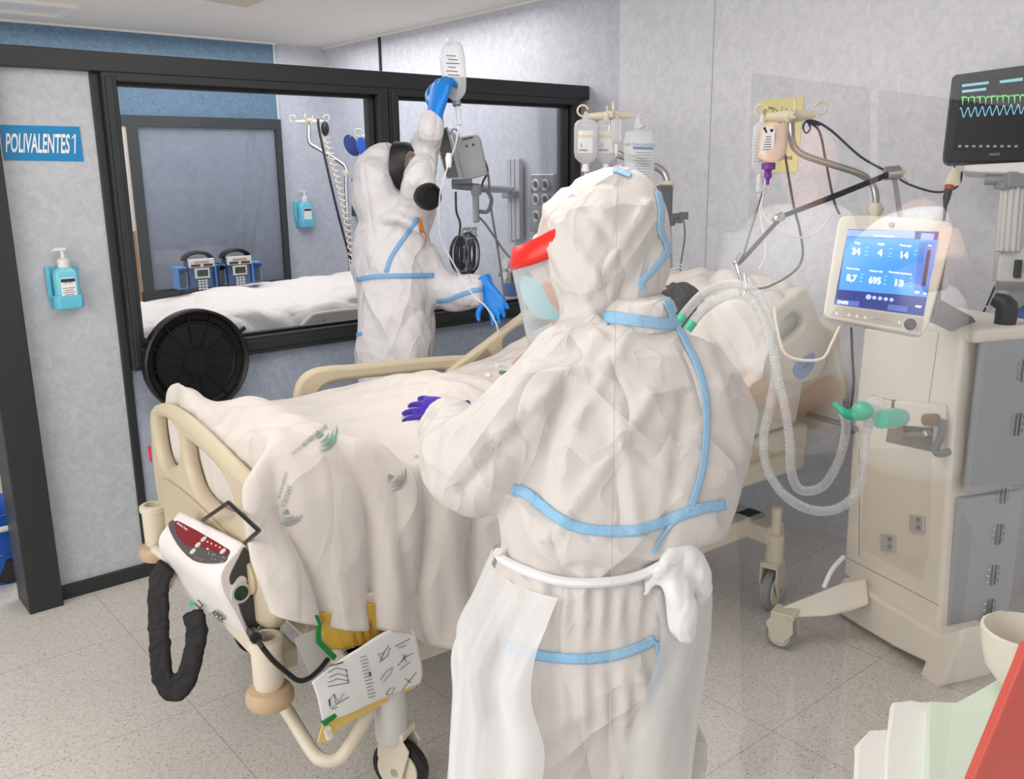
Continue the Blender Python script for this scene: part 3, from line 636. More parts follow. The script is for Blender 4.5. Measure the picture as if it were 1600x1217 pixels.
# ================================================================ the occupied bed
bed = thing('hospital_bed', bw(1.1, 0, 0), 'occupied beige hospital bed with moulded side rails and footboard', 'bed', 'hospital beds')
NF = -E1
def bxs(l, x): return [bx(u, v, x) for u, v in l]
fbd = pframe(B0 + E1 * -.01, -E1)
inv = fbd.inverted()
def loc2(y, z): q = inv @ bw(-.01, y, z); return (q.x, q.y)
outer = [(.45, .84), (.44, .885), (.40, .92), (.30, .945), (.15, .948), (0, .935), (-.15, .915), (-.30, .895), (-.42, .885), (-.475, .86), (-.49, .80), (-.49, .68), (-.47, .56), (-.42, .515), (-.30, .49), (0, .475), (.30, .49), (.42, .52), (.45, .58), (.465, .70)]
h1 = [(.385, .86), (.35, .895), (.25, .905), (.17, .89), (.16, .84), (.20, .79), (.28, .755), (.345, .75), (.38, .79)]
h2 = [(.075, .88), (-.06, .875), (-.2, .85), (-.25, .80), (-.22, .755), (-.1, .735), (.03, .745), (.09, .79), (.105, .85)]
me = curve_plate([[tuple(x) for x in crom([loc2(*p) for p in lp], 6, True)] for lp in (outer, h1, h2)], fbd @ Matrix.Translation((0, 0, -.022)), .044, .02, 'footboard')
ft = link('footboard', me, BEIGE, bed)
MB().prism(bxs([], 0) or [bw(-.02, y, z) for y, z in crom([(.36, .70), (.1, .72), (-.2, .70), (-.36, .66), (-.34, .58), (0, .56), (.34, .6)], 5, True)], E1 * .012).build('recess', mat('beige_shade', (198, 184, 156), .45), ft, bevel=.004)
# hose hook frame above the pump
# deck, mattress, lift and base
MB().bbox(.04, 2.15, -.44, .44, .56, .66).bbox(.1, .2, -.40, .40, .44, .56).bbox(.35, 2.1, -.47, -.42, .50, .58).build('deck', BEIGE2, bed, bevel=.01)
MB().prism([bw(x, -.43, z) for x, z in [(.06, .66), (2.1, .66), (2.16, 1.06), (2.05, 1.10), (1.25, .86), (.06, .84)]], E2 * .86).build('mattress', mat('mattress_cream', (214, 210, 200), .6), bed, smooth=False, bevel=.025, seg=3)
MB().bbox(.22, 1.95, -.42, -.34, .27, .345).bbox(.22, 1.95, .34, .42, .27, .345).bbox(.22, .32, -.42, .42, .27, .345).bbox(1.85, 1.95, -.42, .42, .27, .345).build('chassis', BEIGE2, bed, smooth=False, bevel=.01)
MB().bbox(1.2, 1.55, -.36, .36, .18, .42).build('battery_box', mat('box_grey', (200, 200, 198), .5), bed, smooth=False, bevel=.02)
for x in (.55, 1.6):
    MB().tube([bw(x, 0, .3), bw(x, 0, .6)], .05, 16).build('lift_column', GREY, bed)
def castor(c, r, hdg, parent, col=RUBBER):
    d = V(hdg).normalized(); sd = d.cross(V((0, 0, 1)))
    o = MB().lathe(c - sd * .018 + V((0, 0, r)), sd, [(r * .8, 0), (r, .006), (r, .03), (r * .8, .036)], 32).build('castor_wheel', col, parent)
    MB().lathe(c - sd * .022 + V((0, 0, r)), sd, [(.001, 0), (r * .74, 0), (r * .78, .008), (r * .78, .036), (r * .74, .044), (.001, .044)], 32).lathe(c - sd * .034 + V((0, 0, r)), sd, [(.001, 0), (.012, 0), (.012, .068), (.001, .068)], 12).build('hub', BEIGE2, o)
    mb = MB()
    for s in (-1, 1):
        q = [c + sd * s * .03 + V((0, 0, r)) + d * x + V((0, 0, z)) for x, z in [(-.02, -.02), (.02, -.02), (.045, r * .9), (.02, r + .03), (-.045, r + .03), (-.05, r * .5)]]
        mb.prism([q_ - sd * .004 for q_ in q], sd * .008)
    mb.boxf(c + V((0, 0, 2 * r + .03)) - d * .01, d * .04, sd * .034, (0, 0, .01)); mb.build('fork', BEIGE2, parent, smooth=False, bevel=.003); return o
wc = bw(.26, -.53, 0)
castor(onz(628, 1236, 0), .078, (E1 * .5 + E2 * -.85), bed)
MB().tube([onz(612, 1150, .17), onz(612, 1150, .17) + V((0, 0, .15))], .042, 20).build('castor_post', LGREY, bed)
castor(bw(.26, .40, 0), .078, E1, bed); MB().tube([bw(.26, .40, .17), bw(.26, .40, .3)], .035, 16).build('castor_post', LGREY, bed)
castor(bw(1.9, -.50, 0), .078, E1 + E2 * .3, bed, GREY); MB().tube([bw(1.9, -.5, .17), bw(1.9, -.5, .3)], .035, 16).tube([bw(1.9, -.5, .3), bw(1.9, -.5, .40)], .02, 12).bbox(1.85, 1.95, -.5, -.35, .27, .33).build('castor_post', BEIGE2, bed)
castor(bw(1.85, .40, 0), .078, E1, bed); MB().tube([bw(1.85, .40, .17), bw(1.85, .40, .3)], .035, 16).build('castor_post', LGREY, bed)
MB().tube([onz(409, 1042, .37), onz(420, 1068, .33), onz(450, 1112, .27), onz(487, 1172, .21), onz(505, 1187, .2), onz(528, 1186, .2), onz(545, 1168, .22), onz(570, 1125, .26), onz(590, 1085, .30)], .0175, 14, sub=6).build('bumper_tube', BEIGE2, bed)
for yy, s in ((-.475, 0), (.42, 1)):
    c = bw(-.035, yy, .40) if not s else bw(-.03, yy, .47)
    MB().lathe(c, (0, 0, 1), [(.033, 0), (.036, .01), (.037, .11), (.042, .112), (.042, .128), (.036, .132), (.027, .132), (.024, .06), (.001, .05)], 28).build('pole_socket', mat('socket_ivory', (222, 212, 194), .45), bed)
    MB().lathe(c - V((0, 0, .05)), (0, 0, 1), [(.02, 0), (.052, .004), (.058, .014), (.058, .03), (.05, .045), (.035, .05), (.001, .05)], 28).build('corner_bumper', mat('bumper_tan', (196, 168, 138), .5), bed)
MB().tube([bw(-.03, .42, .46), bw(-.07, .30, .50), bw(-.08, .24, .52), bw(-.06, .20, .50)], .014, 10, sub=5).build('strap_hook', BEIGE2, bed)
MB().bbox(-.02, .06, -.44, .42, .40, .46).build('foot_bar', BEIGE2, bed, smooth=False, bevel=.01)
# side rails: far foot, far head, near head (raised), near foot (lowered)
nE = -E2
px_plate('side_rail', [[(466, 655), (462, 625), (468, 598), (487, 580), (515, 573), (560, 570), (640, 562), (705, 557), (740, 556), (775, 558), (790, 600), (780, 680), (700, 720), (560, 730), (480, 700)],
    [(496, 635), (500, 615), (514, 602), (545, 595), (620, 587), (690, 580), (728, 585), (722, 625), (640, 640), (560, 645), (510, 650)]], bw(0, .485, 0), nE, .038, .016, BEIGE, bed)
r2 = px_plate('side_rail', [[(702, 588), (712, 572), (745, 547), (790, 513), (815, 494), (832, 484), (900, 470), (930, 560), (880, 640), (790, 660), (730, 625)], [(790, 548), (788, 533), (797, 522), (815, 510), (850, 500), (870, 530), (820, 552), (800, 557)]], bw(0, .465, 0), nE, .038, .014, BEIGE, bed)
s2 = Surf(bw(0, .465, 0), nE)
s2.poly([(735, 569), (761, 544), (772, 562), (746, 586)], .004, mat('rail_keypad', (170, 150, 138), .5), 'keypad', r2, off=.0, smooth=False)
MB().tube([s2(822, 499, .01), s2(818, 495, .03)], .008, 8).build('rail_peg', CLEAR2, r2)
r3 = px_plate('side_rail', [[(1116, 568), (1150, 533), (1195, 495), (1240, 462), (1258, 448), (1270, 465), (1285, 505), (1295, 545), (1290, 572), (1275, 592), (1245, 600), (1222, 596), (1180, 625), (1150, 640), (1130, 600)],
    [(1142, 590), (1170, 560), (1208, 528), (1226, 500), (1243, 488), (1256, 493), (1257, 509), (1245, 522), (1215, 545), (1150, 600)]], bw(0, -.49, 0), nE, .038, .014, mat('rail_near', (205, 198, 180), .4), bed)
s3 = Surf(bw(0, -.49, 0), nE)
s3.poly([(1271, 551), (1272, 570), (1262, 587), (1250, 593), (1242, 585), (1241, 574), (1252, 562)], .004, mat('control_blue', (88, 128, 190), .35), 'control_panel', r3, sm=5)
MB().tube([s3(1255, 576, .006), s3(1263, 567, .006), s3(1262, 561, .006)], .002, 6).build('indicator', INK, r3)
r4 = px_plate('side_rail', [[(690, 800), (730, 797), (800, 790), (900, 760), (920, 900), (800, 990), (748, 1000), (725, 980), (712, 950), (700, 880)], [(719, 905), (722, 893), (733, 889), (740, 897), (738, 908), (727, 914)]], bw(0, -.505, 0), nE, .035, .012, mat('rail_low', (196, 186, 160), .4), bed)
MB().boxf(by(727, 902, -.48), E1 * .02, E2 * .01, (0, 0, .02)).build('latch', BLACK, r4)
# headboard
hbx = 2.24
MB().prism([bw(hbx, y, z) for y, z in crom([(-.46, .62), (-.47, .95), (-.40, 1.04), (0, 1.09), (.40, 1.07), (.47, .98), (.46, .62)], 5, True)], E1 * .04).build('headboard', BEIGE2, bed, bevel=.012)
# ---------------------------------------------------------------- sheet over the patient
tops = [(-.035, .96), (-.03, .97), (.03, 1.0), (.12, 1.0), (.2, .985), (.29, .93), (.38, .895), (.48, .915), (.58, .955), (.68, .99), (.8, .985), (.92, .945), (1.1, .925), (1.35, .985), (1.62, 1.08)]
bot = [.64, .63, .585, .54, .51, .475, .40, .395, .57, .68, .72, .74, .76, .78, .82]
def srow(kind):
    out = []
    for i, (x, tz) in enumerate(tops):
        xx = x; b = .86 + max(0, x - 1.2) * .35
        if kind == 0: y, z = .455, b - .10
        elif kind == 1: y, z = .425, b + .01
        elif kind == 2: y, z = .30, b + (tz - b) * (.92 if x < .1 else .35)
        elif kind == 3: y, z = .12, b + (tz - b) * (.65 if x < .1 else .8)
        elif kind == 4: y, z = -.05, b + (tz - b) * (.6 if x < .1 else 1.0)
        elif kind == 5: y, z = -.22, b + (tz - b) * (.75 if x < .2 else .95)
        elif kind == 6: y, z = -.38, b + (tz - b) * (1.05 if x < .3 else .35 if x < 1 else .7)
        elif kind == 7: y, z = -.47, b + ((.085 if x < .3 else .02) if x > -.01 else .06)
        elif kind == 8: y, z = -.535, b - .10
        elif kind == 9: y, z = -.56, b - .10 + (bot[i] - b + .10) * .5
        elif kind == 10: y, z = -.575, bot[i]
        if kind == 1 and x < .15: z = .955; y = .40
        if kind == 0 and x < .15: z = .86; y = .44
        if kind == 2 and x < .15: z += .02
        if kind < 7 and i == 0: xx = .035; z = .70
        if kind < 7 and i == 1: xx = .03; z -= .03
        if kind < 7 and i == 2: xx = .06
        if kind == 7 and i < 2: xx = -.045
        if kind == 7 and i == 0: y += .02; z -= .02
        if kind >= 8:
            if i == 0: xx = -.05; y += .06
            if i == 1: xx = -.052; y += .02
        out.append(bw(xx, y, z))
    return out
def sfold(u, v, c):
    d = c - B0; x = d.dot(E1); y = d.dot(E2); a = 0
    side = min(1, max(0, (-y - .44) / .09))
    ph = x * 21 + c.z * 2.5 + 1.6 * noise.noise(V((x * 4, c.z * 3, 1))); a += side * (.040 * (1 - abs(math.sin(ph))) ** 1.6 + .012 * noise.noise(V((x * 18, c.z * 4, 7))) - .012)
    top = 1 - side
    # long soft ridges that run from the knees
    for (x0, y0, x1, y1, w_, h) in [(.2, -.42, .62, -.1, .03, .012), (.62, -.1, .95, .1, .03, .01), (.35, -.35, .7, -.40, .025, .010), (.5, .3, .7, -.1, .03, .012), (.05, .30, .55, .22, .04, .012), (.75, -.15, .85, -.4, .03, .012), (.3, .1, .6, -.2, .025, .008), (.12, .05, .1, -.4, .03, .01)]:
        ex, ey = x1 - x0, y1 - y0; L = math.hypot(ex, ey); t = ((x - x0) * ex + (y - y0) * ey) / L / L; dd = abs((x - x0) * ey - (y - y0) * ex) / L
        if -.15 < t < 1.15: a += top * h * math.exp(-(dd / w_) ** 2) * min(1, (t + .15) * 4, (1.15 - t) * 4)
    a += top * (.010 * noise.noise(V((x * 6, y * 6, 3))) + .006 * (1 - 2.5 * abs(noise.noise(V((x * 9 + y * 5, y * 12, 9))))))
    return a
sheet = link('bedsheet', patch([srow(k) for k in range(11)], 9, 8, sfold), SHEET, None, smooth='all', solid=.004)
tag(sheet, 'printed white sheet covering the patient and hanging over the footboard corner', 'sheet')
link('inner_hem', patch([[bw(.14, -.548, .60), bw(.20, -.552, .60), bw(.26, -.552, .60), bw(.31, -.548, .60)], [bw(.15, -.55, .53), bw(.20, -.556, .525), bw(.26, -.556, .52), bw(.31, -.55, .54)], [bw(.165, -.55, .485), bw(.215, -.558, .49), bw(.255, -.556, .47), bw(.30, -.55, .50)]], 5, 5), SHEET, sheet, smooth='all', solid=.003)
SB = bvh_of(sheet); sfn = skin_fn(SB, 2.2)
# health service print on the cloth
def logo(us, mt1, mt2, parent, fn):
    """us: centre, direction angle, scale px; three swooshes and a triangle"""
    (cx, cy), ang, k = us; ca, sa = math.cos(ang), math.sin(ang)
    def q(x, y): return (cx + k * (x * ca - y * sa), cy + k * (x * sa + y * ca))
    for r0, r1, a0, a1 in [(1.0, .86, -.5, 1.35), (.78, .66, -.3, 1.3), (.56, .47, -.1, 1.3)]:
        mb = MB(); A = []; B = []
        for i in range(13):
            t = a0 + (a1 - a0) * i / 12; w_ = math.sin(math.pi * i / 12) * 1.0 + .2
            A.append(fn(*q(r0 * math.cos(t), r0 * math.sin(t)), .004)); B.append(fn(*q((r0 + (r1 - r0) * w_) * math.cos(t), (r0 + (r1 - r0) * w_) * math.sin(t)), .004))
        mb.add(A + B, [(i, i + 1, 13 + i + 1, 13 + i) for i in range(12)]); me = bpy.data.meshes.new('swoosh'); me.from_pydata(mb.v, [], mb.f); link('print_swoosh', me, mt1, parent, smooth=False)
    mb = MB(); mb.add([fn(*q(x, y), .004) for x, y in [(-.12, -.05), (.3, .06), (-.02, .36)]], [(0, 1, 2)]); me = bpy.data.meshes.new('tri'); me.from_pydata(mb.v, [], mb.f); link('print_triangle', me, mt2, parent, smooth=False)
logo(((497, 676), .15, 30), GINK, GINK, sheet, sfn)
text_on(sfn, 'JUNTA DE ANDALUCIA', (508, 664), (470, 694), 7, GINK2, 'print_lettering', sheet, off=.004)
text_on(sfn, 'CONSEJERIA DE SALUD', (500, 672), (455, 708), 4, GINK2, 'print_lettering', sheet, off=.004)
logo(((449, 797), .75, 24), GINK2, GINK, sheet, sfn)
text_on(sfn, 'JUNTA DE A', (450, 758), (440, 790), 7, GINK2, 'print_lettering', sheet, off=.004)
text_on(sfn, 'CONSEJERIA DE SALUD', (446, 736), (434, 778), 4, GINK2, 'print_lettering', sheet, off=.004)
logo(((608, 742), .1, 26), GINK2, GINK2, sheet, sfn)
text_on(sfn, 'CIA', (656, 727), (668, 728), 6, GINK2, 'print_lettering', sheet, off=.004)
text_on(sfn, 'CONSEJERIA', (648, 716), (668, 717), 4, GINK2, 'print_lettering', sheet, off=.004)
# ---------------------------------------------------------------- patient
pt = thing('person', bw(1.2, 0, .9), 'patient lying in the bed under the printed white sheet, dark hair', 'person')
bdy = MB()
def br(x, z, w_, h): return ring(bw(x, 0, z), E2 * w_, V((0, 0, h)), 20)
bdy.loft([br(.95, .86, .14, .05), br(1.1, .865, .16, .055), br(1.2, .88, .16, .065), br(1.3, .875, .15, .06), br(1.5, .92, .17, .075), br(1.62, .96, .18, .07), br(1.66, 1.0, .10, .05), br(1.72, 1.02, .05, .05)])
for s in (-1, 1):
    bdy.tube([bw(1.0, .08 * s, .86), bw(.75, .10 * s, .865), bw(.62, .10 * s, .86), bw(.35, .10 * s, .825), bw(.15, .1 * s, .85), bw(.13, .1 * s, .91)], [.06, .05, .042, .03, .026, .022], 12, sub=4)
aw = onz(774, 602, .945)
bdy.tube([bw(1.62, .19, 1.0), bw(1.42, .22, .925), bw(1.25, .17, .915), aw + V((0.09, .02, .0))], [.05, .04, .035, .026], 12, sub=5).ball(aw + V((.03, .0, .0)), E1 * .05, E2 * .035, (0, 0, .018))
for k in range(4): bdy.tube([aw + V((.01, -.025 + k * .016, 0)), aw + V((-.03, -.028 + k * .018, .0)), aw + V((-.055, -.028 + k * .018, -.008))], [.009, .008, .006], 8)
bdy.tube([aw + V((.05, -.03, 0)), aw + V((.02, -.05, .005)), aw + V((-.005, -.055, 0))], [.011, .009, .007], 8)
bdy.tube([bw(1.62, -.19, 1.0), bw(1.4, -.27, .95), bw(1.2, -.26, .93), bw(1.0, -.2, .93)], [.05, .04, .03, .024], 12, sub=4)
hc = P(1040, 497, 2.98)
bdy.tube([bw(1.62, 0, .99), hc - V((0, 0, .03))], [.05, .05], 14).ball(hc, E1 * .105, E2 * .078, (0, 0, .095)).ball(hc + V((-.02, 0, .095)), E1 * .018, E2 * .015, (0, 0, .02), 10)
link('body', fuse(bdy, .009, 3), SKIN, pt, smooth='all')
hr = fuse(MB().ball(hc - CR * .04 - FW * .05, CR * .07, FW * .06, (0, 0, .1)).ball(hc + CR * .02 - FW * .02, CR * .095, FW * .09, (0, 0, .1)).ball(hc + V((.035, 0.0, .01)), E1 * .10, E2 * .095, (0, 0, .10)).ball(hc + E2 * -.03 + V((.03, 0, .03)), E1 * .09, E2 * .08, (0, 0, .09)), .007, 1, lambda c, n: .012 * noise.noise(c * 60) + .008 * noise.noise(c * 25))
link('hair', hr, mat('dark_hair', (34, 30, 30), .7), pt, smooth='all')
MB().lathe(aw + V((.075, .012, .0)), E1 + V((0, .1, 0)), [(.029, 0), (.031, .002), (.031, .022), (.029, .024)], 20).build('wristband', mat('wrist_red', (214, 60, 44), .5), pt)
ln = tag(MB().tube([aw + V((.06, -.01, .035)), aw + V((.02, -.02, .04)), aw + V((-.01, -.04, .05))], .007, 8).build('infusion_connector', GREEN), 'green and clear line connectors at the patient\'s wrist', 'connector')
MB().tube([aw + V((.10, 0, .035)), aw + V((.07, .03, .05)), aw + V((.03, .03, .055))], .008, 8, sub=3).tube([aw + V((.0, .02, .03)), aw + V((-.03, .0, .04))], .008, 8).build('clear_connector', CLEAR2, ln)
print('HEADLOC', (hc-B0).dot(E1), (hc-B0).dot(E2), hc.z)
# pillow
pg = MB(); pc = bw(1.90, -.10, 1.10)
nv = (E1 * -.35 + V((0, 0, .94))).normalized(); ax = nv.cross(E2).normalized() * -1
pr = []
for i in range(15):
    a = -1 + 2 * i / 14; k = (1 - abs(a) ** 3.2) ** .5 if abs(a) < 1 else .02
    pr.append(ring(pc + E2 * (.37 * a) + V((0, 0, -.01)), ax * .25 * max(k, .1) ** .35, nv * .075 * max(k, .05), 28, .8))
pm = fuse(MB().loft(pr), .011, 2, lambda c, n: crumple(c, 7, .028, 3, (1, 1, 1)))
pil = link('pillow', pm, SHEET, None, smooth='all'); tag(pil, 'white printed pillow under the patient\'s head beside the hose holder', 'pillow')
pfn = skin_fn(bvh_of(pil), 3.0)
logo(((1117, 485), -.2, 17), INK, INK, pil, pfn)
# draped white cloth hanging off the pillow side
tag(link('draw_sheet', patch([[P(1075, 470, 2.95), P(1120, 462, 2.93), P(1180, 468, 2.9), P(1215, 500, 2.85)], [P(1068, 520, 2.86), P(1110, 520, 2.84), P(1160, 530, 2.84), P(1205, 540, 2.82)], [P(1090, 570, 2.8), P(1130, 575, 2.8), P(1160, 600, 2.8), P(1195, 570, 2.8)], [P(1120, 620, 2.8), P(1145, 640, 2.8), P(1165, 610, 2.8), P(1190, 590, 2.8)]], 8, 8, lambda u, v, c: crumple(c, 7, .014, 5, (1, 1, 1))), SHEET, None, smooth='all', solid=.004), 'rumpled white draw sheet hanging between pillow and raised side rail', 'sheet')
# ---------------------------------------------------------------- mattress pump hung on the footboard
A = bx(285, 800, -.06); B = bx(385, 850, -.015); W = B - A; wn = W.normalized()
es = Surf(B, wn)
prof = [(383, 849), (368, 864), (350, 885), (344, 905), (350, 930), (366, 958), (390, 998), (412, 975), (421, 952), (414, 925), (400, 885)]
pp = [es(u, v) for u, v in crom(prof, 3, True)]
pu = thing('mattress_pump', sum(pp, V((0, 0, 0))) / len(pp) - W / 2, 'white mattress air pump with red control panel hanging on the footboard', 'pump')
hou = MB(); hou.prism([p - wn * .02 for p in pp], W * -.94); link('housing', hou.mesh(), mat('pump_white', (236, 232, 230), .3), pu, smooth='all', bevel=.018, seg=3)
cen = sum(pp, V((0, 0, 0))) / len(pp)
MB().prism([cen + (p - cen) * .97 for p in [es(u, v) for u, v in crom([(384, 852), (372, 870), (358, 900), (362, 915), (375, 900), (386, 905), (384, 925), (372, 945), (392, 990), (412, 972), (420, 952), (414, 925), (400, 885)], 3, True)]], W * -.10).build('end_cap', mat('cap_grey', (66, 68, 70), .45), pu, bevel=.006)
MB().prism([cen + (p - cen) * .99 - wn * .002 for p in pp], W * -.08).build('end_trim', mat('pump_white', (236, 232, 230), .3), pu, bevel=.01)
MB().lathe(es(374, 925, -.004), wn, [(.001, 0), (.018, 0), (.019, .01), (.015, .012), (.001, .012)], 20).build('power_button', mat('button_dark', (30, 60, 50), .3), pu)
MB().lathe(es(374, 925, -.004), wn, [(.019, 0), (.026, 0), (.026, .009), (.019, .009)], 24).build('button_ring', LGREY, pu)
p_a = es(350, 885); tn = (W.cross(p_a - B)).normalized()
if tn.dot(O - B) < 0: tn = -tn
ts = Surf(B + tn * .001, tn)
ts.poly([(263, 822), (270, 812), (282, 812), (320, 834), (357, 857), (356, 868), (350, 877), (325, 879), (300, 874), (278, 852)], .003, mat('panel_grey', (88, 84, 86), .35), 'control_panel', pu, sm=3)
ts.poly([(273, 818), (282, 814), (320, 836), (356, 858), (352, 868), (342, 864), (312, 853), (294, 854), (278, 838)], .001, mat('panel_red', (132, 34, 44), .3), 'control_red', pu, off=.003, sm=2)
text_on(ts, 'Domus Auto', (276, 818), (292, 829), 4, PAPER, 'lettering', pu, off=.0055)
for u, v in [(319, 843), (310, 852), (302, 862), (349, 862)]:
    MB().lathe(ts(u, v, .003), tn, [(.0085, 0), (.0085, .003), (.001, .0032)], 16).build('button', LGREY, pu)
ld_ = MB()
for u, v in [(325, 847), (331, 850), (338, 853), (325, 858), (344, 856)]: ld_.lathe(ts(u, v, .003), tn, [(.0016, 0), (.0016, .003), (.001, .003)], 8)
ld_.build('indicator_lamps', mat('led', (255, 190, 120), .3, emit=2), pu)
for a_, b_, h_ in [((325, 866), (352, 874), 4), ((330, 874), (348, 879), 3), ((304, 872), (316, 876), 3)]: text_on(ts, 'I.II.-.II', a_, b_, h_, GINK2, 'panel_print', pu, off=.0052)
fn_ = (W.cross(es(390, 998) - es(350, 930))).normalized()
if fn_.dot(O - B) < 0: fn_ = -fn_
fs_ = Surf(es(350, 930) + fn_ * .008, fn_)
text_on(fs_, 'APEX', (329, 958), (348, 973), 8, DARK, 'lettering', pu, bold=.03, off=.002)
MB().tube([fs_(303, 942, .002), fs_(312, 950, .002), fs_(317, 946, .002), fs_(309, 937, .002)], .0016, 6).build('emblem', DARK, pu)
h0, h1_, h2_, h3_ = bx(318, 812, -.045), bx(357, 785, -.07), bx(405, 829, -.085), bx(383, 848, -.06)
MB().tube([h0, h0.lerp(h1_, .93), h1_, h1_.lerp(h2_, .05), h1_.lerp(h2_, .95), h2_, h2_.lerp(h3_, .06), h3_], .0052, 8).build('hanging_bracket', BLACK, pu)
pc_ = tag(MB().tube([es(392, 985, -.01), P(402, 1000, 1.98), P(425, 1030, 2.0), P(450, 1052, 2.03), P(466, 1063, 2.05), P(482, 1060, 2.08), P(500, 1045, 2.12), P(512, 1030, 2.15)], .0062, 8, sub=6).build('pump_cord', BLACK), 'black power cord looping from the mattress pump past the socket', 'cord')
MB().tube([es(392, 985, -.01), P(400, 997, 1.98)], .013, 10).build('cord_plug', BLACK, pc_)
# black strap hanging under the pump
def ribbon(path, s, wpx, th, sub=5, dz=None):
    q = crom([tuple(p) + ((s,) if not hasattr(s, '__len__') else (s[i],)) for i, p in enumerate(path)], sub); R_ = []
    for i, p in enumerate(q):
        a = q[max(i - 1, 0)]; b = q[min(i + 1, len(q) - 1)]; d = np.array([b[0] - a[0], b[1] - a[1]]); d /= np.linalg.norm(d) + 1e-9; n_ = np.array([-d[1], d[0]])
        c = P(p[0], p[1], p[2]); e_ = P(p[0] + n_[0] * wpx / 2, p[1] + n_[1] * wpx / 2, p[2]) - c; R_.append(ring(c, e_, FW * th, 12, .6))
    return MB().loft(R_)
sm_ = fuse(ribbon([(262, 885), (250, 905), (247, 950), (250, 1010), (255, 1060), (270, 1080), (287, 1068), (300, 1030), (308, 985), (300, 955)], 2.42, 34, .012), .006, 1, lambda c, n: crumple(c, 22, .005, 1, (1, 1, 1)))
tag(link('hose_sleeve', sm_, mat('black_cloth', (30, 31, 31), .7), None, smooth='all'), 'black fabric hose sleeve looping down under the mattress pump', 'sleeve')
tag(MB().prism([P(u, v, 2.44) for u, v in [(243, 900), (255, 885), (275, 900), (268, 920)]], FW * .01).build('hose_tag', CREAM, None, smooth=False), 'small cream tag beside the black sleeve', 'tag')
tag(MB().prism([P(u, v, 2.36) for u, v in [(295, 943), (303, 945), (298, 952)]], FW * .015).build('green_cap', TEAL, None, smooth=False), 'small green cap peeking out under the mattress pump', 'cap')
fl = tag(MB().prism([bw(-.012, .463, .75) + E2 * .0 + q for q in (V((0, 0, -.025)), V((0, 0, .03)), E2 * .02 + V((0, 0, .02)), E2 * .02 + V((0, 0, -.02)))], E1 * .004).build('cord_label', mat('label_red', (225, 50, 80), .5), None, smooth=False), 'small pink red label hanging at the far edge of the footboard', 'label')
# ---------------------------------------------------------------- urine bag and paper pouch hooked low on the near side
yb = Surf(bw(0, -.545, 0), nE)
g_ = thing('drainage_bag', yb(545, 985), 'yellow filled drainage bag with green clamp below the hanging sheet', 'bag')
gm = []
for v, l in [(955, [(497, 958), (530, 955), (570, 945), (605, 938)]), (0, [(500, 985), (535, 982), (575, 975), (615, 962)]), (0, [(512, 1015), (545, 1012), (580, 1000), (612, 985)])]:
    gm.append([yb(u, w_, .02 if 510 < u < 600 else .0) for u, w_ in l])
link('pouch', patch(gm, 6, 6, lambda u, v, c: .004 * math.sin(u * 60) * (.3 < u < .8)), mat('yellow_fluid', (205, 165, 55), .25, coat=.4), g_, smooth='all', solid=.008)
for k in range(3):
    MB().tube([yb(553 + k * 13, 968, .02), yb(556 + k * 13, 1005, .025)], .004, 6).build('gusset', mat('amber_dark', (165, 125, 50), .3), g_)
MB().prism([yb(u, v, .03) for u, v in [(491, 962), (499, 962), (503, 975), (502, 1000), (527, 1025), (522, 1033), (494, 1005), (495, 982)]], E2 * .008).build('clamp', GREEN, g_, smooth=False, bevel=.002)
ps = Surf(bw(0, -.575, 0), nE); pz = thing('document_pouch', ps(570, 1070), 'clear pouch of instruction papers printed with sketches hanging below the sheet', 'pouch')
pm_ = patch([[ps(487, 1066, .0), ps(525, 1035, .012), ps(560, 1013, .018), ps(607, 985, .01), ps(648, 985, 0)], [ps(495, 1088), ps(530, 1070, .015), ps(575, 1050, .022), ps(620, 1030, .012), ps(656, 1025, 0)], [ps(500, 1110), ps(535, 1100, .01), ps(580, 1078, .018), ps(625, 1062, .01), ps(660, 1050, 0)], [ps(504, 1127), ps(540, 1117, .006), ps(582, 1098, .008), ps(625, 1080, .004), ps(657, 1066, 0)]], 6, 6)
po = link('papers', pm_, mat('pouch_white', (232, 232, 232), .35, coat=.3), pz, smooth='all', solid=.003)
pfn2 = skin_fn(bvh_of(po), 2.2)
def scrib(l, w_=.0007, name='sketch'):
    mb = MB()
    for path in l: mb.tube([pfn2(u, v, .002) for u, v in path], w_, 4)
    return mb.build(name, INK, po)
scrib([[(513, 1050), (525, 1043), (543, 1047)], [(514, 1058), (527, 1052), (543, 1056)], [(513, 1066), (526, 1060), (545, 1063)], [(512, 1072), (545, 1066)], [(540, 1045), (545, 1067)]])
scrib([[(515, 1093), (521, 1083), (525, 1100), (516, 1106), (515, 1093)], [(522, 1085), (528, 1096), (538, 1082)], [(525, 1100), (545, 1088)], [(518, 1108), (527, 1104)]])
scrib([[(592, 1035), (600, 1018), (607, 1008)], [(595, 1033), (605, 1024), (609, 1012)], [(617, 1010), (628, 1004), (640, 998)], [(622, 1012), (634, 1008)], [(597, 1030), (590, 1022), (600, 1020)]])
scrib([[(594, 1062), (602, 1050), (613, 1042), (610, 1052), (598, 1066)], [(621, 1040), (630, 1028), (645, 1020)], [(624, 1046), (640, 1034)], [(628, 1022), (635, 1034)], [(634, 1022), (628, 1034)]])
scrib([[(603, 1085), (608, 1075), (616, 1074), (612, 1084), (603, 1085)], [(628, 1078), (640, 1062), (650, 1050)], [(632, 1060), (642, 1066)]])
for k in range(13): scrib([[(562 + k * 1.1, 1027 + k * 5.2), (572 + k * 1.1 + (k % 3), 1024 + k * 5.2)]], .0006, 'text_line')
scrib([[(515, 1041), (522, 1038), (536, 1034)]], .0016, 'heading'); scrib([[(577, 1050), (578, 1056)]], .0022, 'mark'); scrib([[(514, 1092), (515, 1102)]], .0016, 'mark')
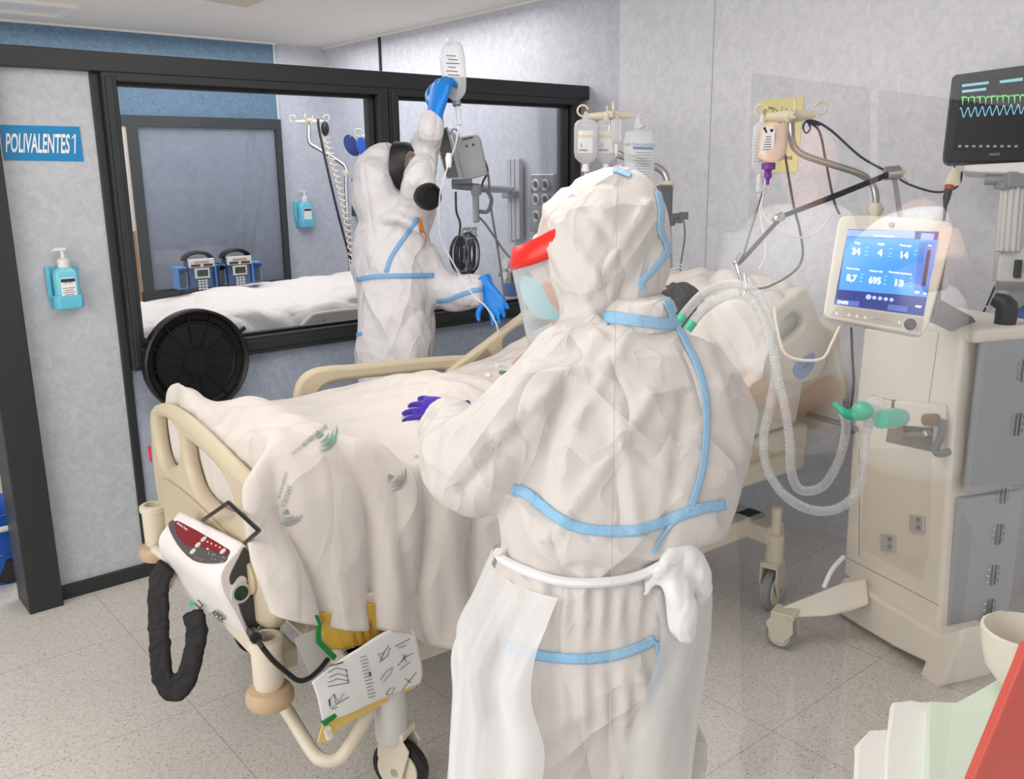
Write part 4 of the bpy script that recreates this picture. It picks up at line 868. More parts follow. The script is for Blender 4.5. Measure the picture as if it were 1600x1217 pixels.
MB().prism([ps(u, v, -.004) for u, v in [(540, 1117), (656, 1067), (650, 1073), (545, 1128), (525, 1142), (515, 1158), (497, 1160), (505, 1130)]], E2 * .004).build('yellow_lining', mat('lining_yellow', (232, 200, 110), .5), pz, smooth=False)
MB().prism([ps(u, v, .008) for u, v in [(503, 1130), (524, 1114), (528, 1120), (508, 1136)]], E2 * .012).build('clip', GREEN, pz, smooth=False, bevel=.003)
MB().tube([ps(511, 1138, .005), ps(515, 1152, .005)], .010, 10).build('drain_tap', CLEAR2, pz)
MB().prism([ps(u, v, -.03) for u, v in [(460, 998), (515, 975), (520, 1030), (495, 1050), (487, 1060)]], E2 * .003).build('backing_sheet', mat('card_grey', (205, 203, 200), .6), pz, smooth=False)
# ================================================================ people
def glove(mb, wrist, palm_dir, side, scale=1.0, curl=(.5, .5, .5, .5), thumb=1, spread=.012, cd=None):
    """hand: cuff, palm, four bent fingers of unequal length and a thumb leaving the side of the palm"""
    d = V(palm_dir).normalized(); s = V(side); s = (s - d * s.dot(d)).normalized(); n = d.cross(s); k = scale
    if cd is not None and n.dot(V(cd)) < 0: n = -n
    w = V(wrist)
    mb.loft([ring(w - d * .05 * k, s * .036 * k, n * .03 * k, 16), ring(w - d * .01 * k, s * .03 * k, n * .022 * k, 16), ring(w + d * .025 * k, s * .037 * k, n * .02 * k, 16), ring(w + d * .06 * k, s * .043 * k, n * .017 * k, 16), ring(w + d * .09 * k, s * .04 * k, n * .014 * k, 16)])
    for i, L in enumerate((.070, .08, .076, .06)):
        b = w + d * (.082 - .004 * abs(i - 1.3)) * k + s * (.031 - .0205 * i) * k; c = curl[i]; q = [b]; dd = (d + s * (1.4 - i) * spread * 8).normalized(); a = 0
        for j, f in enumerate((.42, .32, .26)):
            a += c * (.6 + .3 * j); q.append(q[-1] + (dd * math.cos(a) + n * math.sin(a)) * L * f * k)
        mb.tube(q, [.0098 * k, .0092 * k, .0085 * k, .0065 * k], 10, sub=3)
    b = w + d * .025 * k + s * .03 * k * thumb; q = [b, b + (d * .6 + s * .75 * thumb + n * .25) * .028 * k, b + (d * .95 + s * .95 * thumb + n * .5) * .045 * k, b + (d * 1.55 + s * .95 * thumb + n * .8) * .05 * k]
    mb.tube(q, [.014 * k, .0125 * k, .011 * k, .008 * k], 10, sub=3)
    return mb
# ---------------------------------------------------------------- caregiver seen from behind
cg = thing('person', (1.22, 1.18, 0), 'caregiver in white hooded coverall with blue taped seams, seen from behind, leaning over the bed', 'person', )
mb = MB()
mb.loft(pxrings([(262, 948, 985, 1.80, .02), (270, 925, 1000, 1.80, .05), (285, 892, 1018, 1.80, .085), (310, 862, 1034, 1.80, .11), (340, 846, 1043, 1.80, .125), (380, 839, 1047, 1.80, .13), (420, 848, 1046, 1.79, .125), (450, 860, 1034, 1.78, .11), (480, 870, 1022, 1.76, .095), (515, 872, 1035, 1.74, .09), (540, 872, 1040, 1.72, .08)], 4, .92))
mb.loft(pxrings([(488, 905, 1030, 1.70, .05), (505, 868, 1050, 1.71, .09), (525, 858, 1075, 1.71, .115), (560, 828, 1120, 1.70, .14), (600, 808, 1148, 1.69, .16), (650, 775, 1164, 1.68, .17), (700, 775, 1163, 1.67, .175), (750, 775, 1155, 1.66, .18), (785, 778, 1142, 1.655, .185), (808, 782, 1128, 1.65, .18), (828, 788, 1090, 1.645, .155), (850, 790, 1072, 1.64, .145), (880, 782, 1085, 1.64, .145), (905, 778, 1078, 1.64, .145), (950, 778, 1078, 1.65, .15), (1010, 782, 1070, 1.65, .15), (1100, 780, 1066, 1.65, .145), (1180, 775, 1060, 1.66, .14)], 4, .88))
GW0 = sfn(704, 652, .03); GS = (GW0 - O).dot(V(RM[:, 2]))
mb.tube([P(900, 560, 1.71), P(862, 612, 1.66), P(797, 683, 1.62), P(742, 726, 1.62), P(712, 700, 1.70), P(708, 672, 1.80), P(714, 668, 1.92), P(720, 662, GS - .03)], [.08, .088, .092, .092, .075, .062, .05, .042], 20, sub=5)
mb.ball(P(742, 745, 1.62), CR * .085, FW * .08, (0, 0, .062), 16)
mb.tube([P(1060, 570, 1.72), P(1105, 650, 1.72), P(1100, 730, 1.76), P(1060, 735, 1.90), P(1000, 700, 2.05)], [.08, .085, .08, .065, .05], 18, sub=5)
# legs down to the floor
for u, dx in ((850, -.08), (1000, .10)):
    top = P(u, 1170, 1.65); ft_ = V((1.215, 1.175, 0)) + CR * dx * 1.15
    mb.tube([top, top.lerp(V((ft_.x, ft_.y, .09)), .5), V((ft_.x, ft_.y, .09))], [.125, .105, .085], 18, sub=4)
    mb.ball(V((ft_.x, ft_.y, .055)) + FW * .07, CR * .06, FW * .14, (0, 0, .055), 14)
def suit1(c, n):
    a = crease(c, 4, .007, CR + V((0, 0, 1.3)), 1, 3) + crease(c, 5, .006, CR * -1 + V((0, 0, 1)), 2, 3)
    z = c.z
    if .55 < z < .97:  # gathers under the waist elastics
        t = c.dot(CR); g_ = math.exp(-((z - .90) / .05) ** 2) + math.exp(-((z - .74) / .05) ** 2) * .9
        a += .0045 * g_ * math.sin(t * 190 + 2 * noise.noise(c * 8))
    a += .008 * noise.noise(V((c.x * 14, c.y * 14, c.z * 1.5))) * (1 if z < .95 else .3)
    if z > 1.0: # long drag folds from armpits and collar
        t = c.dot(CR); 
        for (t0, z0, t1, z1, w_, h) in DRAG:
            ex, ey = t1 - t0, z1 - z0; L = math.hypot(ex, ey); k = ((t - t0) * ex + (z - z0) * ey) / L / L; dd = abs((t - t0) * ey - (z - z0) * ex) / L
            if -.1 < k < 1.1: a += h * math.exp(-(dd / w_) ** 2)
    return a
def tz(u, v, s=1.6): p = P(u, v, s); return (p.dot(CR), p.z)
DRAG = []
for a_, b_, w_, h in [((1000, 500), (900, 640), .012, .008), ((930, 540), (790, 660), .015, .010), ((1000, 620), (860, 800), .012, .010), ((960, 640), (980, 780), .012, .007), ((1060, 620), (1020, 800), .012, -.008), ((880, 600), (840, 760), .014, -.010), ((820, 640), (730, 740), .014, -.010), ((1110, 560), (1150, 700), .014, .007), ((860, 330), (940, 440), .010, .007), ((1020, 330), (930, 460), .010, .008), ((900, 290), (960, 380), .01, -.007), ((870, 400), (930, 500), .012, .008), ((1040, 390), (960, 500), .012, -.008)]:
    DRAG.append(tz(*a_) + tz(*b_) + (w_, h))
body = link('coverall', fuse(mb, .0095, 4, suit1), SUIT, cg, smooth='all')
BV = bvh_of(body); bfn = skin_fn(BV, 1.6)
# hood opening, face, mask
hf = MB(); hc2 = P(897, 418, 1.82)
hf.ball(hc2, CR * .083, FW * .08, (0, 0, .11), 20)
nd = (CR * -1 + FW * .25).normalized()
hf.ball(hc2 + nd * .085 + V((0, 0, -.01)), nd * .016, FW * .012, (0, 0, .02), 10).ball(hc2 + nd * .078 + V((0, 0, -.048)), nd * .012, FW * .025, (0, 0, .010), 10)
hf.ball(hc2 + nd * .076 + V((0, 0, .035)), nd * .012, FW * .05, (0, 0, .010), 10).ball(hc2 + CR * .0 + V((0, 0, -.09)), CR * .05, FW * .05, (0, 0, .08), 12)
link('head', fuse(hf, .006, 3), SKIN, cg, smooth='all')
eb = MB()
for s in (-1, 1): eb.ball(hc2 + nd * .074 + FW * .03 * s + V((0, 0, .016)), nd * .01, FW * .012, (0, 0, .007), 10)
eb.build('eyes', WHITE, cg)
MB().loft([ring(hc2 + V((0, 0, z)) + nd * o_, nd * r_, nd.cross(V((0, 0, 1))) * r_ * .85, 24) for z, r_, o_ in [(-.015, .062, .042), (-.035, .066, .045), (-.065, .062, .043), (-.10, .05, .03)]]).build('mask', CYMASK, cg)
link('inner_hood', fuse(MB().ball(hc2 + V((.0, 0, .015)) + nd * .012, CR * .084, FW * .084, (0, 0, .085), 20), .007, 1, lambda c, n: crumple(c, 22, .006, 2)), mat('cap_cloth', (222, 212, 206), .8), cg, smooth='all')
# face shield: red brow band and clear visor curving round the face
vc = P(905, 398, 1.82); bnd = []; vis = []; lip = []
for i in range(25):
    a = math.radians(-80 + 160 * i / 24); d = nd * math.cos(a) + nd.cross(V((0, 0, 1))) * math.sin(a)
    f_ = max(0, math.cos(a)); r_ = .105 + .030 * f_
    dz = -.048 * f_ + .03
    bnd.append([vc + d * (r_ - .018) + V((0, 0, dz + .050 - .018 * f_)), vc + d * r_ + V((0, 0, dz + .040 - .01 * f_)), vc + d * (r_ + .004) + V((0, 0, dz)), vc + d * (r_ + .002) + V((0, 0, dz - .012))])
    vis.append([vc + d * (r_ + .003 - .028 * k) + V((0, 0, dz - .005 - .165 * k)) + nd * -.006 * k for k in (0, .25, .5, .75, 1)])
def strip_mesh(rows): m_ = MB(); n_ = len(rows[0]); m_.add([p for r in rows for p in r], [(i * n_ + j, i * n_ + j + 1, (i + 1) * n_ + j + 1, (i + 1) * n_ + j) for i in range(len(rows) - 1) for j in range(n_ - 1)]); me = bpy.data.meshes.new('s'); me.from_pydata(m_.v, [], m_.f); me.update(); return me
fs2 = link('shield_band', strip_mesh(bnd), RED, cg, smooth='all', solid=.004)
0 and link('shield_crown', strip_mesh([[b[0], b[0] * .5 + vc * .5 + V((0, 0, .03))] for b in bnd[6:19]]), RED, cg, smooth='all', solid=.003)
link('visor', strip_mesh(vis), clear('visor', (225, 230, 235), .10, .08), cg, smooth='all', solid=.0015)
# seams, elastics and ties
strip_on(BV, [(1058, 508), (1070, 535), (1088, 570), (1098, 605), (1103, 640), (1102, 690), (1096, 735), (1088, 765), (1080, 790)], 10, TAPE, 'seam_tape', cg)
strip_on(BV, [(800, 763), (822, 770), (845, 788), (870, 808), (905, 824), (950, 830), (1000, 827), (1045, 812), (1085, 797), (1132, 788)], 17, TAPE, 'waist_elastic', cg)
strip_on(BV, [(786, 1004), (820, 1018), (860, 1026), (910, 1029), (960, 1023), (1000, 1010), (1022, 998)], 16, TAPE, 'hip_elastic', cg)
strip_on(BV, [(1026, 1002), (1029, 1030), (1024, 1060), (1018, 1085)], 8, TAPE, 'leg_seam', cg)
strip_on(BV, [(1026, 300), (1032, 330), (1031, 360), (1042, 388), (1034, 405), (1016, 425), (1001, 442), (1004, 452)], 9, TAPE, 'hood_seam', cg)
strip_on(BV, [(958, 266), (972, 270), (985, 276)], 8, TAPE, 'hood_seam', cg)
strip_on(BV, [(1080, 795), (1060, 808), (1045, 825), (1030, 845), (1020, 865)], 6, TAPE, 'seam_tape', cg)
col = fuse(MB().loft([ring(P((l + r) / 2, v, 1.70), CR * ((r - l) / 2 / F * 1.7), FW * .085, 28) for v, l, r in [(512, 925, 1060), (500, 928, 1058), (485, 938, 1055), (470, 950, 1052), (463, 965, 1047)]]), .007, 2, lambda c, n: crumple(c, 14, .004, 9, (1, 1, 1)))
co2 = link('collar', col, SUIT, cg, smooth='all'); BC = bvh_of(co2)
strip_on(BC, [(930, 497), (960, 497), (1000, 502), (1030, 505), (1058, 505)], 19, TAPE, 'collar_tape', cg)
strip_on(BC, [(1040, 470), (1047, 482), (1052, 500)], 13, TAPE, 'collar_tape', cg)
# waist tie of the plastic apron with its knot
tie = []
for u, v in crom([(778, 862), (800, 880), (850, 900), (900, 909), (950, 906), (1000, 892), (1030, 872), (1060, 866), (1085, 872)], 4): tie.append(bfn(u, v, .012))
APR = mat('apron_tie', (236, 236, 238), .3)
for _ in range(6): tie = [tie[0]] + [(tie[i - 1] + tie[i] * 2 + tie[i + 1]) / 4 for i in range(1, len(tie) - 1)] + [tie[-1]]
MB().tube(tie, .0085, 8).build('apron_tie', APR, cg)
PLA = clear('apron_plastic', (240, 242, 243), .50, .25)
kn = fuse(MB().tube([bfn(1030, 875, .02), P(1050, 890, 1.50), P(1062, 940, 1.49), P(1068, 985, 1.50), P(1062, 1002, 1.5)], [.012, .022, .026, .024, .014], 14, sub=4).tube([bfn(1030, 872, .02), P(1060, 862, 1.50), P(1085, 880, 1.51), P(1095, 920, 1.52), P(1088, 945, 1.53)], [.01, .02, .024, .018, .008], 12, sub=4).tube([bfn(1028, 872, .02), P(1020, 900, 1.5), P(1010, 930, 1.5)], [.01, .012, .005], 10, sub=4), .006, 2, lambda c, n: crumple(c, 22, .006, 8, (1, 1, .6)))
link('apron_knot', kn, mat('apron_film', (236, 237, 240), .28, alpha=1), cg, smooth='all')
# translucent apron: wraps the front and both sides, open at the back
rows = []
for v, l, r, s, b, gap in [(868, 772, 1092, 1.66, .17, 40), (905, 757, 1100, 1.66, .18, 44), (950, 738, 1098, 1.66, .19, 46), (1000, 716, 1092, 1.66, .20, 40), (1060, 718, 1085, 1.66, .21, 30), (1130, 712, 1075, 1.67, .215, 30), (1217, 706, 1066, 1.68, .22, 30), (1330, 700, 1060, 1.70, .22, 30)]:
    c = P((l + r) / 2, v, s); hw = (r - l + 6) / 2 / F * s; b += .015; rw = []
    for k in range(41):
        a = math.radians(-90 + gap * .6 + (360 - gap * 1.2) * k / 40) ; rw.append(c + CR * hw * math.cos(a) + FW * b * math.sin(a))
    rows.append(rw)
ap = patch(rows, 2, 5, lambda u, v, c: .010 * math.sin(u * 75 + 2 * noise.noise(c * 4)) * min(1, v * 2 + .3) + crumple(c, 8, .004, 12, (1, 1, .3)))
link('apron', ap, PLA, cg, smooth='all')
# gloved hand laid on the patient
gw = sfn(704, 652, .03); gd = sfn(660, 646, .02) - gw
hm = MB(); glove(hm, gw, gd, V((0, 0, -1)) * .4 + E2 * -1, 1.0, (.2, .22, .25, .3), 1, .02, cd=(0, 0, -1))
gr = MB(); wr = P(1000, 700, 2.05); glove(gr, wr, wr - P(1060, 735, 1.90), V((0, 0, -1)), 1.0, (.2, .25, .3, .35), 1, .015, cd=FW * -1); link('glove', fuse(gr, .005, 1), VGLOVE, cg, smooth='all')
hm.tube([P(709, 656, (gw - O).dot(V(RM[:, 2])) - .03), gw], [.036, .033], 14)
link('glove', fuse(hm, .0045, 1), VGLOVE, cg, smooth='all')
# ---------------------------------------------------------------- standing colleague raising a drip bag
cp = thing('person', (1.95, 3.13, 0), 'person in white coverall and black respirator raising a drip bag behind the bed', 'person')
S = 3.72
mb = MB()
mb.loft(pxrings([(227, 590, 612, S, .03), (232, 578, 614, S, .08), (245, 562, 624, S, .12), (265, 554, 626, S, .15), (290, 553, 628, S, .16), (315, 556, 638, S, .15), (338, 562, 648, S, .14), (360, 568, 645, S, .13)], 4, .95))
mb.loft(pxrings([(335, 575, 650, S, .10), (350, 562, 660, S, .14), (375, 555, 668, S, .17), (400, 555, 674, S, .18), (430, 557, 677, S, .185), (470, 559, 678, S, .185), (510, 562, 678, S, .185), (560, 559, 677, S, .19), (600, 558, 676, S, .19), (640, 566, 672, S, .18), (700, 570, 668, S, .17)], 4, .9))
mb.tube([P(625, 370, S - .1), P(645, 330, S - .04), P(655, 290, S - .18), P(662, 240, S - .04), P(672, 205, S - .12), P(677, 183, S - .1)], [.10, .080, .060, .062, .056, .046], 18, sub=5)
mb.tube([P(650, 400, S), P(675, 440, S + .02), P(705, 458, S), P(735, 458, S - .05), P(757, 457, S - .08)], [.09, .085, .07, .062, .055], 16, sub=5)
for u in (595, 645):
    t0 = P(u, 690, S); mb.tube([t0, V((t0.x, t0.y, .5)), V((t0.x, t0.y, .10))], [.10, .085, .07], 16, sub=3); mb.ball(V((t0.x, t0.y, .05)) + CR * .06, CR * .14, FW * .055, (0, 0, .05), 12)
bod2 = link('coverall', fuse(mb, .013, 3, lambda c, n: crease(c, 3, .014, CR + V((0, 0, 1.3)), 5, 3) + crease(c, 4, .010, CR * -1 + V((0, 0, 1)), 6, 3) + .006 * noise.noise(V((c.x * 12, c.y * 12, c.z * 3)))), SUITF, cp, smooth='all')
B2 = bvh_of(bod2); f2n = skin_fn(B2, S)
strip_on(B2, [(559, 437), (590, 432), (630, 431), (677, 430)], 7, TAPE2, 'chest_tape', cp, off=.005)
strip_on(B2, [(652, 342), (638, 362), (622, 385), (610, 405), (604, 425)], 6, TAPE2, 'seam_tape', cp, off=.005)
strip_on(B2, [(682, 470), (700, 468), (720, 461), (740, 454), (752, 452)], 6, TAPE2, 'sleeve_tape', cp, off=.005)
strip_on(B2, [(556, 523), (566, 521)], 5, TAPE2, 'waist_tape', cp, off=.005)
MB().prism([f2n(u, v, .006) for u, v in [(652, 340), (657, 345), (662, 362), (664, 378), (659, 370), (654, 358)]], FW * .008).build('zip_flap', mat('zip_orange', (225, 130, 50), .5), cp, smooth=False)
# respirator: face piece ring, clear lens, round filter
rc = P(628, 262, S - .04); rd = (CR * .95 - FW * .25).normalized(); rs_ = rd.cross(V((0, 0, 1)))
MB().loft([ring(rc + rd * -.02, V((0, 0, 1)) * .105, rs_ * .09, 28), ring(rc + rd * .03, V((0, 0, 1)) * .10, rs_ * .085, 28), ring(rc + rd * .07, V((0, 0, 1)) * .07, rs_ * .06, 28), ring(rc + rd * .085, V((0, 0, 1)) * .03, rs_ * .03, 28)]).build('face_piece', BLACK, cp)
MB().ball(rc + rd * .045 - FW * .045 + V((0, 0, .01)), CR * .03, FW * .055, (0, 0, .055), 16).build('lens', mat('lens_dark', (112, 96, 88), .08), cp)
fc_ = P(684, 306, S - .2)
MB().lathe(fc_ - rd * .05, rd * .6 + -FW * .55 + V((0, 0, -.1)), [(.03, -.05), (.045, -.02), (.052, 0), (.054, .025), (.05, .037), (.038, .04), (.036, .032), (.001, .032)], 28).tube([rc + rd * .02 - V((0, 0, .04)), fc_ - rd * .05], .04, 14).build('filter', BLACK, cp)
# raised gloved hand
hm = MB(); w2 = P(681, 172, S - .12); glove(hm, w2, P(689, 135, S - .12) - w2, FW * .6 - CR * .8, 1.2, (.75, .8, .85, .9), 1, .004, cd=CR * .6 + FW * .8)
link('glove', fuse(hm, .006, 1), BGLOVE, cp, smooth='all')
hm = MB(); w3 = P(762, 452, S - .08); glove(hm, w3, P(785, 495, S - .12) - w3, V((0, 0, -1)) + CR * -.6, 1.05, (.15, .25, .3, .35), 1, .02, cd=FW * -1)
link('glove', fuse(hm, .006, 1), BGLOVE, cp, smooth='all')
# ---------------------------------------------------------------- bags and bottles
def bottle(name, c, w_, d_, h, label, group=None, mtl=None, body=None, neck=True, cap=None, axis=CR):
    c = V(c); up = V((0, 0, 1)); dd = axis.cross(up); t = thing(name, c, label, 'bag' if 'bag' in name else 'bottle', group)
    rw = [(h, .35), (h * .97, .72), (h * .90, .95), (h * .8, 1), (h * .3, 1), (h * .15, .93), (h * .05, .6), (0, .28)]
    MB().loft([ring(c + up * z, axis * w_ * k, dd * d_ * k, 24, .7) for z, k in rw]).build('bottle_body', body or CLEAR2, t)
    MB().tube([c + up * h, c + up * (h + .012), c + up * (h + .03)], [w_ * .3, w_ * .22, w_ * .12], 8).build('hanger_loop', CLEAR2, t)
    if neck: MB().lathe(c, up * -1, [(w_ * .3, 0), (w_ * .3, .015), (w_ * .36, .016), (w_ * .36, .03), (.006, .034), (.004, .05)], 16).build('port', cap or WHITE, t)
    return t
def fluid(t, c, w_, d_, h0, h1, m, axis=CR):
    up = V((0, 0, 1)); dd = axis.cross(up); MB().loft([ring(V(c) + up * h0, axis * w_ * .5, dd * d_ * .5, 20, .7), ring(V(c) + up * (h0 + .02), axis * w_ * .9, dd * d_ * .85, 20, .7), ring(V(c) + up * h1, axis * w_ * .94, dd * d_ * .88, 20, .7)]).build('fluid', m, t)
# the bag held up
c = P(713, 152, S - .04); hb_ = thing('drip_bag', c, 'clear drip bag held up by the blue gloved hand', 'bag')
rr = []
for v, l, r in crom([(158, 708, 716), (150, 700, 724), (140, 695, 728), (120, 691, 728), (90, 687, 726), (72, 690, 722), (66, 697, 716)], 3): rr.append(ring(P((l + r) / 2, v, S - .04), CR * ((r - l) / 2 / F * S), FW * .025, 20, .8))
MB().loft(rr).build('bag_film', clear('bag_film', (238, 238, 240), .38, .1), hb_)
MB().tube([P(703, 70, S - .04), P(703, 60, S - .04)], .012, 8).build('hanging_tab', CLEAR2, hb_)
hs = Surf(P(706, 110, S - .07), -FW)
lb = MB()
for k in range(8): hs.mbpoly(lb, [(697 + (k % 2) * 3, 86 + k * 6), (712 + (k % 3) * 3, 87 + k * 6), (712 + (k % 3) * 3, 88.2 + k * 6), (697 + (k % 2) * 3, 87.2 + k * 6)], .001)
lb.build('print', INK, hb_, smooth=False)
MB().tube([P(713, 158, S - .04), P(714, 165, S - .04)], .017, 12).build('cap', GREY, hb_)
MB().tube([P(714, 166, S - .04), P(716, 174, S - .04), P(718, 195, S - .04)], [.008, .012, .009], 10).build('drip_chamber', CLEAR2, hb_)
tag(MB().tube([P(718, 196, S - .04), P(712, 225, S - .18), P(705, 245, S - .2), P(695, 275, S - .22), P(688, 300, S - .22), P(686, 335, S - .2), P(688, 370, S - .15), P(702, 400, S - .1), P(735, 455, S - .2), P(760, 480, S - .25), P(775, 505, S - .3), P(778, 520, S - .3)], .0032, 6, sub=6).build('infusion_line', CLEAR2), 'clear infusion line running down from the raised drip bag', 'tube')
tag(MB().tube([P(701, 240, S - .2), P(701, 248, S - .2), P(701, 262, S - .2)], [.010, .014, .010], 12).build('flow_regulator', WHITE), 'white flow regulator on the line below the raised bag', 'regulator')
# drip pole at the head of the bed, far side
D1 = 3.75
p1 = thing('drip_pole', P(955, 440, D1), 'drip pole behind the caregiver holding bottles and a measuring bag', 'drip pole')
MB().tube([P(953, 190, D1), P(953, 220, D1), P(965, 240, D1), P(1010, 255, D1), P(1033, 265, D1), P(1042, 280, D1), P(1043, 310, D1), P(1046, 460, D1)], .016, 12, sub=5).build('pole', STEEL, p1)
tp = P(1046, 460, D1); MB().tube([tp, V((tp.x, tp.y, .62))], .016, 10).tube([V((tp.x, tp.y, .63)), bw(2.1, .40, .63)], .012, 8).build('pole_foot', STEEL, p1)
cross_hanger(P(953, 181, D1), .095, p1, [-CR, CR, FW, -FW], th=.014)
MB().lathe(P(1043, 290, D1), (0, 0, 1), [(.018, -.02), (.028, -.012), (.028, .012), (.018, .02)], 14).build('collar', CREAM, p1)
MB().boxf(P(1038, 318, D1 - .02), CR * .03, FW * .03, (0, 0, .075)).boxf(P(1047, 345, D1 - .02), CR * .02, FW * .02, (0, 0, .02)).build('pole_pump', DARK, p1, smooth=False, bevel=.008)
MB().tube([P(1045, 338, D1), P(1073, 337, D1)], .012, 8).tube([P(1045, 345, D1), P(1066, 345, D1)], .010, 8).boxf(P(1068, 337, D1), CR * .018, FW * .012, (0, 0, .015)).build('clamp_arm', DSTEEL, p1)
MB().tube([P(1068, 342, D1 - .05), P(1070, 370, D1 - .05), P(1064, 410, D1 - .05), P(1062, 440, D1 - .05)], .0035, 6, sub=5).build('pole_cord', DARK, p1)
sp_ = [P(1059, 434, D1 - .08) + (CR * math.cos(a) + V((0, 0, math.sin(a)))) * (.01 + .0022 * a) for a in [k * .35 for k in range(60)]]
tag(MB().tube(sp_, .004, 6).build('coiled_line', mat('line_grey', (190, 192, 196), .4)), 'coiled grey line hanging low on the drip pole behind the headboard', 'tube')
sr = 1 / F * D1
YB_ = mat('band_yellow', (225, 195, 60), .5)
for (u, lab) in ((915, 'clear glass infusion bottle with yellow banded label, the left one of two'), (947, 'infusion bottle with yellow banded label half hidden behind the hood')):
    dd_ = D1 - (.06 if u < 930 else 0); c = P(u, 256, dd_); t = bottle('infusion_bottle', c, 18 * sr, 15 * sr, 66 * sr, lab, 'infusion bottles on the pole')
    s_ = Surf(P(u, 220, dd_ - .042), -FW)
    s_.poly([(u - 12, 204), (u + 11, 204), (u + 11, 239), (u - 12, 239)], .001, PAPER, 'label', t, smooth=False)
    s_.poly([(u - 12, 211), (u + 11, 211), (u + 11, 215), (u - 12, 215)], .001, YB_, 'label_band', t, off=.001, smooth=False)
    m_ = MB(); s_.mbpoly(m_, [(u - 11, 233), (u + 3, 233), (u + 3, 236), (u - 11, 236)], .001, .001); m_.build('label_print', INK, t, smooth=False); text_on(s_, 'X', (u - 9, 230), (u - 4, 230), 6, INK, 'label_print', t, off=.003)
    MB().tube([c + V((0, 0, -.05)), c + V((0, 0, -.15))], .010, 8).build('drip_chamber', CLEAR2, t)
    MB().boxf(c + V((0, 0, -.10)), CR * .012, FW * .012, (0, 0, .01)).build('roller_clamp', mat('clamp_red', (210, 50, 60), .4), t)
c = P(963, 225, D1 - .05); t = bottle('small_drip_bag', c, 9 * sr, 8 * sr, 38 * sr, 'small clear drip bag hanging in the middle of the pole', cap=WHITE)
MB().boxf(P(966, 262, D1 - .05), CR * .012, FW * .01, (0, 0, .012)).build('tag', mat('tag_pink', (235, 190, 205), .5), t)
# tall measuring bag
c = P(999, 300, D1 - .05); mg = thing('measuring_bag', c, 'tall clear measuring bag with printed scale reading DAHLHAUSEN', 'bag')
MB().loft([ring(P((l + r) / 2, v, D1 - .05), CR * ((r - l) / 2 * sr), FW * ((r - l) / 2 * sr * .8), 24, .8) for v, l, r in [(202, 984, 1014), (206, 976, 1022), (222, 974, 1023), (260, 976, 1022), (300, 979, 1021)]]).build('bag_film', clear('milky_film', (236, 240, 243), .38, .25), mg)
MB().tube([P(1000, 202, D1 - .05), P(996, 195, D1 - .05), P(998, 180, D1 - .05)], [.03, .016, .006], 10).build('hanging_neck', CLEAR2, mg)
ms2 = Surf(P(999, 250, D1 - .125), -FW)
text_on(ms2, 'DAHLHAUSEN', (988, 228), (1023, 229), 5, mat('print_blue', (90, 120, 165), .5), 'lettering', mg, off=.001)
ms2.poly([(989, 229), (1021, 230), (1021, 234), (989, 233)], .0008, mat('print_blue', (90, 120, 165), .5), 'print_band', mg, smooth=False)
text_on(ms2, '???', (977, 228), (986, 228), 4, INK, 'mark', mg, off=.001)
sc_ = MB()
for k in range(14): ms2.mbpoly(sc_, [(990 if k % 2 else 995, 238 + k * 4.2), (1018, 238.5 + k * 4.2), (1018, 239.4 + k * 4.2), (990 if k % 2 else 995, 239 + k * 4.2)], .0008)
sc_.build('scale_print', mat('scale_ink', (120, 125, 135), .6), mg, smooth=False)
# drip pole at the head of the bed, near side
D2 = 3.2
p2 = thing('drip_pole', P(1355, 560, D2), 'bent chrome drip pole with cream hooks in front of the yellow wall sheet', 'drip pole')
MB().tube([P(1236, 192, D2), P(1237, 216, D2), P(1243, 232, D2), P(1260, 244, D2), P(1300, 257, D2), P(1340, 270, D2), P(1360, 284, D2), P(1368, 305, D2), P(1367, 345, D2), P(1358, 520, D2)], .0125, 14, sub=5).build('pole', STEEL, p2)
tp = P(1358, 520, D2); MB().tube([tp, V((tp.x, tp.y, .68)), bw(2.2, -.40, .68)], .0125, 10).build('pole_foot', STEEL, p2)
MB().lathe(P(1367, 328, D2), (0, 0, 1), [(.016, -.03), (.020, -.02), (.030, .0), (.030, .008), (.022, .014), (.022, .022), (.014, .026)], 20).build('collar', CREAM, p2)
cross_hanger(P(1236, 182, D2), .085, p2, [CR * 1 + V((0, 0, .06)), -CR + FW * .25, FW, -FW * 1 - CR * .2], th=.017, m=mat('hanger_cream', (224, 212, 186), .4))
s3r = 1 / F * D2
c = P(1206, 247, D2 - .09); t = thing('feeding_bottle', c, 'feeding bottle with beige formula, white label and violet cap', 'bottle')
fr_ = mat('formula', (222, 196, 178), .4)
MB().loft([ring(P((l + r) / 2, v, D2 - .09), CR * ((r - l) / 2 * s3r), FW * .035, 24, .6) for v, l, r in crom([(252, 1190, 1216), (247, 1185, 1222), (235, 1186, 1227), (210, 1189, 1229), (198, 1192, 1229), (193, 1198, 1224)], 3)]).build('bottle_body', fr_, t)
ls = Surf(P(1204, 220, D2 - .128), -FW)
ls.poly([(1195, 201), (1209, 198), (1211, 205), (1208, 243), (1186, 241), (1193, 224)], .001, PAPER, 'label', t, smooth=False, sm=0)
lp_ = MB(); ls.mbpoly(lp_, [(1192, 200), (1196, 198), (1199, 207), (1197, 208)], .001, .001); ls.mbpoly(lp_, [(1203, 202), (1208, 201), (1208, 206), (1204, 206)], .001, .001)
for k in range(6): ls.mbpoly(lp_, [(1197 - k, 213 + 4 * k), (1205, 213 + 4 * k), (1205, 214 + 4 * k), (1197 - k, 214 + 4 * k)], .001, .001)
lp_.build('label_print', INK, t, smooth=False)
vi = mat('violet_cap', (120, 50, 150), .35)
